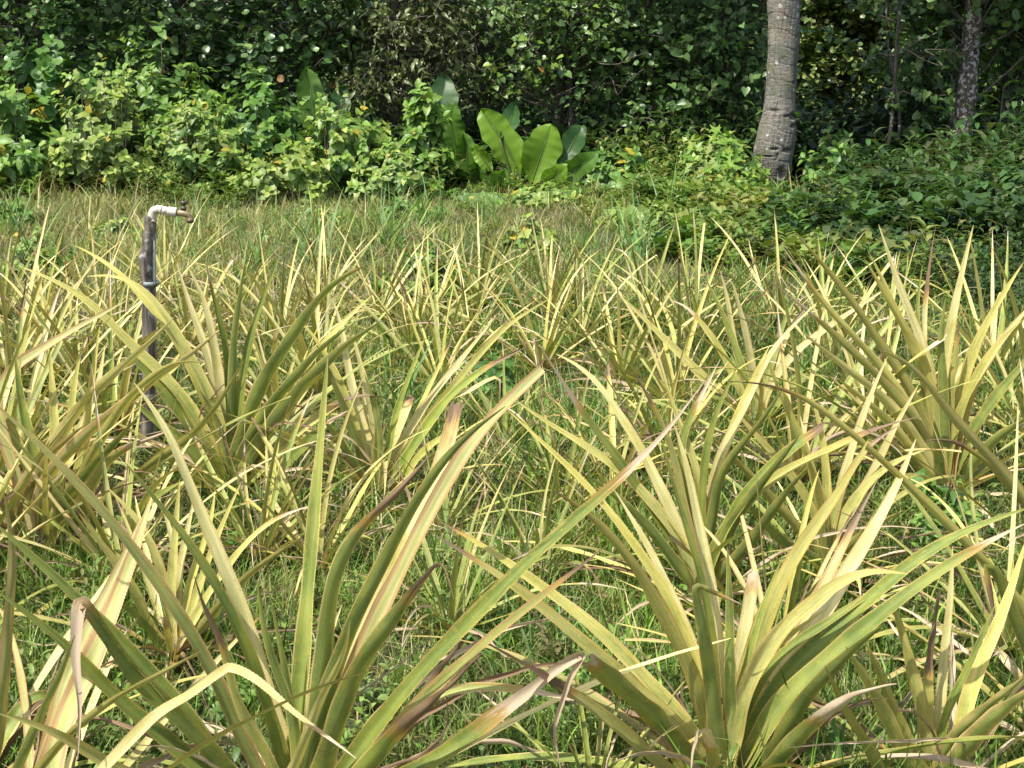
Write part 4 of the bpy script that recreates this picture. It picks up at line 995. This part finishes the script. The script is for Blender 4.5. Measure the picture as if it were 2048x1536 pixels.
sh('low dark shrub in front of the heart leaved mound', 1830, 13.0, 240, 400, 0, MD, OV, 90, 20, lsz=.08)
sh('light leafy herb in the rough grass below the lobed creeper', 1250, 12.2, 120, 430, 0, YG, WI, 28, 21, depth=.35, lsz=.10)
def weed(label, px, py, wpx, hpx, cols, t, n, seed, lsz, **k):
    Y = gp(px, py)[1]; return shrub('leafy_weed', label, 'weed', px, Y, wpx, py - hpx, 0, cols, t, n, seed, depth=wpx * Y / F / 2, lsz=lsz, group='leafy weeds among the pineapples', nl=14, **k)
weed('round leafy weed clump with dark gaps behind the back pineapple row', 850, 600, 210, 110, MD + BR, HE, 60, 31, .05)
weed('blue green weed bush in the middle of the pineapple rows', 960, 810, 180, 120, MD, OV, 36, 32, .055)
weed('mint like weed growing at the foot of the very tall pineapple plant', 1945, 1100, 130, 150, BR, NA, 26, 33, .065)
weed('dark broad leaved weed touching the base of the very tall pineapple plant', 1900, 1030, 80, 70, MD, WI, 10, 34, .08)
weed('low weed with thin stems between the two biggest pineapple plants', 1150, 1420, 150, 90, BR + YG, OV, 14, 35, .035)
weed('small weed at the lower edge in front of the orange tinted plant', 1640, 1560, 120, 90, MD + BR, OV, 12, 36, .035)
weed('young weed shoots between the left plants near the narrow upright one', 420, 1430, 120, 80, BR, OV, 12, 37, .035)
weed('leafy weed in the dry turf left of the tap', 60, 560, 150, 110, BR + YG, HE, 34, 38, .05)
weed('pale leafy weed clump at the left edge near the hedge foot', 20, 455, 130, 60, YG + BR, HE, 30, 51, .06)
weed('small leafy weeds in the open turf between tap and hedge', 230, 470, 100, 35, BR + YG, OV, 22, 52, .05)
weed('spreading leafy weed below the low pale shrub', 640, 455, 160, 50, YG + BR, HE, 36, 53, .06)
weed('leafy weed patch under the glossy upright shoot', 820, 440, 160, 45, BR + MD, OV, 34, 54, .06)
weed('bright yellow green weed standing in rough grass below the paddle leaves', 1060, 500, 110, 70, YG, WI, 16, 55, .075)
weed('yellow green weed with drooping leaves in front of the lobed creeper', 1330, 500, 120, 85, YG, NA, 18, 56, .09)
def tuft(label, px, py, h, n, w0, cols, seed):
    s = Soup(); V, T, bl = blade_clump(n, h * .6, h * 1.25, w0 * 1.15, .12, .8, seed, 7)
    V[:, 2] += .0; c = pal(bl.max() + 1, cols)[bl]; s.add(V, T, c)
    o = link('grass_tuft', s.mesh('grass_tuft', M_GRASS), None, gp(px, py)); tag(o, label, 'grass tuft', 'tall green grass tufts')
TG = [(.12, .25, .06), (.16, .29, .08), (.19, .31, .10)]
tuft('broad bladed grass tuft in the dry turf left of the tap', 105, 560, .5, 18, .014, TG, 1)
tuft('tall arching grass tuft in the dry turf right of the tap', 500, 560, .6, 30, .016, TG, 2)
tuft('bluish grass tuft behind the back row near the paddle leaves', 625, 540, .6, 30, .016, TG, 3)
tuft('grass tuft standing next to the round leafy weed clump', 760, 500, .6, 30, .018, TG, 4)
tuft('grass tuft at the hedge foot below the lime paddle leaves', 985, 450, .4, 22, .016, TG, 5)
tuft('spreading grass tuft before the lobed creeper mound', 1270, 520, .5, 30, .016, TG, 6)
tuft('thin grass tuft below the palm foot', 1400, 480, .5, 22, .015, TG, 7)
tuft('grass tuft in the shade between the pineapple rows and the palm', 1640, 600, .45, 24, .013, TG, 8)
tuft('grass tuft at the left edge just before the hedge', 20, 470, .55, 26, .016, TG, 11)
tuft('grass tuft at the hedge foot straight above the tap', 375, 470, .4, 22, .014, TG, 12)
tuft('light grass tuft on the open turf before the darker paddle leaves', 860, 455, .5, 26, .016, TG, 13)
tuft('grass tuft between the light leafy herb and the palm', 1340, 440, .5, 24, .016, TG, 14)
tuft('tall grass tuft behind the two middle rows near the centre', 1190, 560, .5, 26, .014, TG, 15)
tuft('tall green grass between the back rows just below the paddle leaves', 1030, 640, .5, 30, .013, TG, 21)
tuft('green grass tuft between the back rows below the palm', 1480, 690, .5, 30, .013, TG, 22)
tuft('green grass tuft between the rows right of the dark green plant', 820, 840, .4, 30, .011, TG, 23)
tuft('green grass tuft in the open ground behind the broad near plant', 1180, 900, .4, 30, .010, TG, 24)
tuft('green grass tuft in the rows left of the very tall plant', 1600, 800, .45, 30, .012, TG, 25)
tuft('short green grass tuft in the open ground in front of the slim yellow plant', 900, 1180, .28, 30, .008, TG, 26)
tuft('fresh grass tuft between the two nearest big plants', 1060, 1330, .26, 34, .007, TG, 27)
tuft('coarse grass tuft beside the small lone pineapple plant', 1130, 980, .25, 22, .010, TG, 9)

# ------------------------------------------------------------------ the leaning palm
def palm():
    Y = 14.35; spec = [(1551, 398, 30), (1551, 372, 42), (1550, 350, 62), (1548, 325, 74), (1548, 307, 79), (1551, 280, 78), (1554, 260, 74), (1557, 240, 69), (1559, 215, 65), (1561, 184, 61), (1564, 145, 60), (1566, 102, 60), (1568, 50, 61), (1568, 0, 62), (1566, -120, 60), (1560, -420, 58), (1540, -900, 54), (1510, -1300, 48)]
    b = at(1551, 398, Y); b[2] = 0; root = empty('palm_tree', b); tag(root, 'grey ringed palm trunk leaning slightly, with white lichen spots', 'palm tree')
    K = np.array([np.append(at(x, y, Y), w_ * Y / F / 2) for x, y, w_ in spec]); K[0, 2] = -.05
    # finer rings of vertices on the visible lower part
    lo = catmull(K[:15], 420); hi = catmull(K[13:], 40)
    zc = K[14, 2]; P = np.vstack([lo, hi[hi[:, 2] > lo[-1, 2] + .02]])
    sides = 72; V, T = tube(P[:, :3] - b, P[:, 3], sides)
    n = len(P); ctr = np.repeat(P[:, :3] - b, sides, 0); d = nrm(V[:n * sides] - ctr)
    z = np.repeat(P[:, 2], sides); a = np.tile(np.arange(sides) * 2 * math.pi / sides, n)
    x = (V[:n * sides, 0])
    disp = .004 * np.sin(z * 14 + 1.5 * np.sin(a + z * 3) + np.sin(z * 5)) + .006 * np.sin(a * 2 + z * 2.2) + .004 * np.sin(a * 5 + z * 7 + np.sin(z * 13)) + .0018 * np.sin(a * 23 + 4 * np.sin(z * 6))
    ring = np.abs(np.sin(z * 21 + .5 * np.sin(a * 2)) + .25 * np.sin(z * 57)); disp -= .006 * np.exp(-(ring / .10) ** 2)
    V[:n * sides] += d * disp[:, None]
    W = V[:n * sides] + b
    # gouges, placed on the side facing the field
    for (px, py, rw, rh, dep) in ((1588, 232, .034, .030, .045), (1572, 232, .030, .012, .022), (1550, 222, .045, .022, .012), (1586, 252, .020, .018, .035), (1546, 297, .036, .012, .028), (1573, 300, .040, .022, .03), (1535, 312, .04, .008, .022), (1562, 345, .035, .05, .05), (1590, 165, .018, .014, .03), (1594, 75, .010, .012, .02), (1552, 312, .01, .03, .02)):
        c = at(px, py, Y - .12); e = ((W[:, 0] - c[0]) / rw) ** 2 + ((W[:, 2] - c[2]) / rh) ** 2
        k = np.exp(-e ** 1.5) * (W[:, 1] < Y + .06); V[:n * sides] -= d * (k * dep * 1.5)[:, None]
    m, t = new_mat('palm_bark'); g = NT(t); tc = g.n('ShaderNodeTexCoord'); v = tc.outputs['Object']
    mp = g.n('ShaderNodeMapping'); mp.inputs['Scale'].default_value = (1, 1, 3.2); t.links.new(v, mp.inputs[0])
    mv = g.n('ShaderNodeMapping'); mv.inputs['Scale'].default_value = (1, 1, .12); t.links.new(v, mv.inputs[0])
    a1 = g.noise(mp.outputs[0], 14, 8, .72); a2 = g.noise(v, 3.2, 4); a3 = g.noise(v, 70, 4, .7); cr = g.noise(mv.outputs[0], 26, 3, .5, .6)
    c = g.mix(g.ramp(a1, .3, .7), (.14, .13, .11), (.29, .275, .235)); c = g.mix(g.m('MULTIPLY', g.ramp(a2, .5, .65), .55), c, (.25, .21, .155))
    c = g.mix(g.m('MULTIPLY', g.ramp(a3, .5, .68), .55), c, (.085, .07, .055))
    gm = g.noise(v, 5, 3); c = g.mix(g.m('MULTIPLY', g.ramp(gm, .54, .68), .6), c, (.12, .15, .06))
    c = g.mix(g.m('MULTIPLY', g.ramp(g.m('ABSOLUTE', g.m('SUBTRACT', cr, .5)), .022, .006), .8), c, (.045, .038, .03))
    vo = g.n('ShaderNodeTexVoronoi'); vo.inputs['Scale'].default_value = 17; vo.inputs['Randomness'].default_value = 1; t.links.new(v, vo.inputs['Vector'])
    sc_ = g.n('ShaderNodeSeparateColor'); t.links.new(vo.outputs['Color'], sc_.inputs[0])
    rs = g.m('MULTIPLY', g.m('POWER', sc_.outputs[0], 3.5), .46); dd = g.m('ADD', vo.outputs['Distance'], g.m('MULTIPLY', g.m('SUBTRACT', a3, .5), .5))
    c = g.mix(g.m('MULTIPLY', g.ramp(g.m('SUBTRACT', rs, dd), -.01, .03), .85), c, (.50, .51, .46))
    p = g.n('ShaderNodeBsdfPrincipled'); t.links.new(c, p.inputs['Base Color']); p.inputs['Roughness'].default_value = .9
    bp = g.n('ShaderNodeBump'); bp.inputs['Strength'].default_value = 1.0; bp.inputs['Distance'].default_value = .018
    t.links.new(g.m('ADD', a1, g.m('MULTIPLY', a3, .5)), bp.inputs['Height']); t.links.new(bp.outputs[0], p.inputs['Normal'])
    o_ = g.n('ShaderNodeOutputMaterial'); t.links.new(p.outputs[0], o_.inputs[0])
    link('trunk', mesh_data('trunk', V, T, m, smooth=True), root)
    s = Soup(); top = P[-1, :3] - b; r = np.random.default_rng(3)
    for k in range(16):
        az = k * 2.4; el = r.uniform(.1, 1.2); dd_ = np.array([math.cos(az), math.sin(az), 0]); pth = [top]
        for i in range(9): pth.append(pth[-1] + (dd_ * math.cos(el - i * .2) + np.array([0, 0, math.sin(el - i * .2)])) * .36)
        pth = np.array(pth); V2, T2 = tube(pth, np.linspace(.02, .004, 10), 4); s.add(V2, T2, (.2, .25, .06))
        q = catmull(pth, 60)[6:]; tt_ = nrm(np.gradient(q, axis=0)); sd_ = nrm(np.cross(tt_, [0, 0, 1.]))
        for sg in (-1, 1): s.stamp(*leaf_t(.10, .02, .3), basis(nrm(sd_ * sg + tt_ * .6 + np.array([0, 0, -.35])), np.array([0, 0, 1.]) + 0 * tt_, np.full(len(q), .55)), q, pal(len(q), [(.07, .14, .03), (.10, .18, .04)]))
    link('crown', s.mesh('crown', M_TREE), root)
palm()

# ------------------------------------------------------------------ woodland trees
def tree(label, px, Y, wm, H, low, cols, tmpl, ncl, seed, lsz=.10, trunk_r=.05, lean=0., bark=None, cat='tree', depth=1.0, nleaf=26, upper=.30, trunk_px=None, name='tree', bare=2, group='woodland trees behind the hedge', fwd=0.):
    r = np.random.default_rng(seed); cx = at(px, 385, Y)[0]; b = np.array([cx, Y, 0.]); root = empty(name, b); tag(root, label, cat, group)
    tr = Soup(); fk = Soup(); tw = Soup(); cols = np.array(cols); lsz *= .86; ncl = int(ncl * 1.25)
    fkpath = catmull(np.array([[0, 0, -.05], [lean * .3 + r.uniform(-.05, .05), 0, H * .3], [lean * .7, .05, H * .6], [lean, 0, H]]), 26)
    V, T = tube(fkpath, np.interp(np.linspace(0, 1, 26), [0, .06, .5, 1], [trunk_r * 1.35, trunk_r, trunk_r * .75, trunk_r * .25]) * (1 + .07 * np.sin(np.arange(26) * 1.7)), 12)
    tr.add(V, T, (1, 1, 1))
    for k in range(ncl):
        up = r.uniform() < upper
        z = r.uniform(2.1, H) if up else low + (2.1 - low) * r.uniform() ** .8
        a = r.uniform(0, 6.28); q = math.sqrt(r.uniform(.15, 1)); sh_ = 1.0 if not up else 1.25
        tip = np.array([math.cos(a) * q * wm * sh_, math.sin(a) * q * depth * sh_ - (fwd if up else 0), z])  # upper crown, out of view, pushed forward to shade the leaves below
        z0 = max(.25, min(H * .9, z - r.uniform(-.3, .9))); i0 = int(np.clip(z0 / H * 25, 0, 25)); st = fkpath[i0]
        mid = (st + tip) / 2 + r.normal(0, .12, 3) + np.array([0, 0, .12])
        pth = catmull(np.array([st, mid, tip + r.normal(0, .05, 3)]), 12)
        rr_ = min(.013, max(.006, trunk_r * .28))
        V, T = tube(pth, np.linspace(rr_, .003, 12), 5); tw.add(V, T, (.5, .5, .5))
        m = int(nleaf * r.uniform(.6, 1.3)); f = r.uniform(.45, 1.08, m)
        ii = np.clip((f * 11).astype(int), 0, 11); seg = pth[ii] + r.normal(0, .11, (m, 3)) * np.array([1, 1, .8])
        d = nrm(r.normal(0, 1, (m, 3)) * np.array([1, 1, .4]) + np.array([0, -.2, -.45])); n_ = nrm(r.normal(0, .45, (m, 3)) + np.array([-.1, -.45, .9]))
        c = cols[r.integers(0, len(cols), m)] * r.uniform(.7, 1.3, (m, 1)) * r.uniform(.8, 1.2)
        od = r.uniform(size=m) < .004; c[od] = (.30, .16, .04)
        fk.stamp(tmpl[0], tmpl[1], basis(d, n_, lsz * r.uniform(.65, 1.25, m)), seg, c)
    for k in range(bare):
        a = r.uniform(3.6, 5.8); z = r.uniform(.8, 1.9); st = fkpath[int(np.clip(z / H * 25, 0, 25))]; p = [st]
        dd = np.array([math.cos(a), math.sin(a) * .6, r.uniform(-.1, .4)])
        for i in range(7): p.append(p[-1] + nrm(dd + r.normal(0, .45, 3)) * wm * .2)
        V, T = tube(catmull(np.array(p), 22), np.linspace(.012, .003, 22), 5); tw.add(V, T, (.5, .5, .5))
    link('trunk', tr.mesh('trunk', bark or M_BARKD, smooth=True), root)
    link('branches', tw.mesh('branches', M_TWIG), root); link('crown', fk.mesh('crown', M_TREE), root)
HB = [(0.108, 0.2025, 0.0567), (0.135, 0.243, 0.0675), (0.0878, 0.1688, 0.0513), (0.1755, 0.2835, 0.081)]
OL = [(0.15, 0.1875, 0.0625), (0.2, 0.2375, 0.0875), (0.1125, 0.1438, 0.05)]
LM = [(.14, .24, .04), (.10, .18, .035), (.20, .30, .05)]
tree('dense round leaved tree over the left corner', 60, 16.0, 1.3, 4.4, .7, HB, RO, 120, 41, .10, .07, fwd=.9)
tree('round leaved tree with a leaning grey branch behind the left bushes', 330, 16.4, 1.3, 4.6, .7, HB, RO, 130, 42, .10, .08, lean=.5, fwd=.9)
tree('dark tree above the single tall paddle leaf', 600, 16.2, 1.2, 4.4, .8, HB + DK, RO, 130, 43, .10, .06, fwd=.9)
tree('narrow leaved tree with hanging grey twigs above the glossy shoot', 800, 15.9, 1.0, 4.2, .7, OL, NA, 110, 44, .13, .06, nleaf=34, bare=6)
tree('dark thin trunked tree directly behind the lime paddle leaves', 960, 16.8, .9, 4.4, .5, OL + DK, NA, 80, 45, .12, .06, bare=3)
tree('leafy tree with pale dead twigs above the lime paddle leaves', 1110, 15.8, 1.1, 4.4, .9, LM + HB, HE, 130, 46, .085, .05, bare=5, fwd=.4)
tree('deep green tree between the paddle leaves and the palm', 1290, 16.0, 1.2, 4.6, .45, HB, RO, 150, 47, .085, .06, bare=6, fwd=.4)
tree('tree with thin bare branches close to the left side of the palm', 1440, 15.7, .9, 4.4, .5, DK + HB, HE, 110, 48, .10, .05, bare=7, fwd=.3)
tree('broad dark green tree between the palm and the lichen covered trunk', 1835, 16.2, .5, 4.6, .55, HB, LO, 80, 49, .11, .045, bare=3)
tree('tree with a thick trunk crusted in white lichen', 1915, 15.2, 1.0, 4.8, 1.5, HB + LM, RO, 45, 50, .11, .105, bark=M_BARKW, bare=2, upper=.6)
tree('slim dark trunk just right of the lichen covered trunk', 1985, 15.9, .7, 4.6, 1.3, HB + LM, RO, 50, 51, .11, .055, lean=.1, bare=3, upper=.6)
tree('thin grey trunk at the right picture edge', 2045, 15.7, .8, 4.4, 1.2, LM + HB, RO, 50, 52, .11, .035, bark=M_BARKW, bare=3, upper=.6)
def sapling(label, px, Y, top, wpx, lean, seed):
    r = np.random.default_rng(seed); b = np.array([at(px, 385, Y)[0], Y, 0.]); root = empty('sapling', b); tag(root, label, 'sapling', 'thin saplings in the wood')
    H = at(px, top, Y)[2] + 1.2; s_ = Soup(); tw = Soup(); fk = Soup()
    p = catmull(np.array([[0, 0, -.05], [lean * .2 + .03, 0, H * .3], [lean * .8 - .04, 0, H * .65], [lean, 0, H]]), 30)
    V, T = tube(p, np.linspace(wpx * Y / F / 2, wpx * Y / F / 4, 30) * (1 + .1 * np.sin(np.arange(30) * 1.3)), 10); s_.add(V, T, (1, 1, 1))
    for k in range(9):
        st = p[r.integers(6, 29)]; q = [st]; dd = np.array([r.uniform(-1, 1), r.uniform(-.5, .3), r.uniform(-.1, .7)])
        for i in range(6): q.append(q[-1] + nrm(dd + r.normal(0, .4, 3)) * .14)
        q = catmull(np.array(q), 16); V, T = tube(q, np.linspace(.008, .002, 16), 4); tw.add(V, T, (1, 1, 1))
        m = 16; ii = r.integers(6, 16, m); c = np.array(HB + [(.16, .26, .05)])[r.integers(0, 5, m)]
        fk.stamp(*HE, basis(nrm(r.normal(0, 1, (m, 3)) + np.array([0, -.2, -.4])), nrm(r.normal(0, .4, (m, 3)) + np.array([0, -.4, .9])), r.uniform(.06, .11, m)), q[ii] + r.normal(0, .03, (m, 3)), c)
    link('trunk', s_.mesh('trunk', M_BARKD, smooth=True), root); link('branches', tw.mesh('branches', M_TWIG), root); link('crown', fk.mesh('crown', M_TREE), root)
sapling('slender dark stem halfway between the palm and the lichen covered trunk', 1765, 15.0, 120, 9, .12, 1)
sapling('second slender stem beside the one between palm and lichen covered trunk', 1790, 15.2, 140, 8, -.18, 2)
sapling('thin stem just left of the lichen covered trunk', 1885, 15.5, 60, 12, .05, 3)
sapling('thin dark stem rising above the right lime paddle leaf', 1135, 15.6, 40, 10, -.05, 5)
BG = 'trees deeper in the wood'
LY = [(.20, .27, .07), (.16, .23, .06), (.27, .30, .10), (.10, .17, .045)]  # leaf colours raised to imitate sunlit foliage deep in the wood
for i, (px, Y, wm, H, lo_, cl, nn, lb) in enumerate([
    (120, 20, 2.2, 3.0, .2, LM + HB, 120, 'shadowy tree far behind the left corner'), (520, 20.5, 2.2, 3.0, .2, DK + HB, 120, 'shadowy tree far behind the single tall paddle leaf'),
    (840, 19.5, 1.8, 2.8, .2, OL + DK, 120, 'olive tree glimpsed through the hanging twigs'), (1130, 20.5, 2.0, 2.8, .2, LM + OL, 120, 'dim tree glimpsed above the lime paddle leaves'),
    (1310, 20, 1.7, 2.8, .2, DK + HB, 110, 'dim tree glimpsed left of the palm trunk'), (1680, 21.5, 1.4, 2.5, .1, LY, 260, 'sunlit pale yellow green tree seen through the gap right of the palm'),
    (1960, 21, 1.3, 2.7, .1, LM + HB, 110, 'half lit tree seen left of the lichen covered trunk'), (2060, 20.5, 1.8, 2.7, .1, LM + LY, 110, 'light green tree seen between the right trunks')]):
    tree(lb, px, Y, wm, H, lo_, cl, RO if i != 2 else NA, nn, 60 + i, .12 if px != 1680 else .09, .10, nleaf=44, bare=2, upper=.4, group=BG, depth=1.2)
# the wood beyond, one mass
def far_wood():
    s = Soup(); r = np.random.default_rng(9); n = 26000
    X = r.uniform(-15, 15, n); Y = r.uniform(24.5, 29, n); Z = r.uniform(0, 7, n) ** 1.0
    Z = np.minimum(Z, 4.6 + 1.2 * np.sin(X * .9) + .7 * np.sin(X * 2.3 + 1) + r.normal(0, .3, n))
    P = np.stack([X, Y, np.abs(Z)], 1); d = nrm(r.normal(0, 1, (n, 3)) + np.array([0, 0, -.3])); nn = nrm(r.normal(0, .6, (n, 3)) + np.array([0, -.5, .7]))
    k = np.clip(vnoise(X, Z * 1.3, .9, 8) * .5 + .5 + 1.2 * np.exp(-((X - 6) / 1.8) ** 2), 0, 1.6)[:, None]  # leaf colour lightened around one spot, imitating sunlight in the gap
    c = (np.array([[.05, .10, .03]]) * (1 - k) + np.array([[.17, .21, .06]]) * k) * r.uniform(.7, 1.3, (n, 1))
    s.stamp(*OV, basis(d, nn, r.uniform(.25, .45, n)), P, c)
    o = link('woods', s.mesh('woods', M_TREE)); tag(o, 'dense wood closing the view behind the trees', kind='stuff')
far_wood()
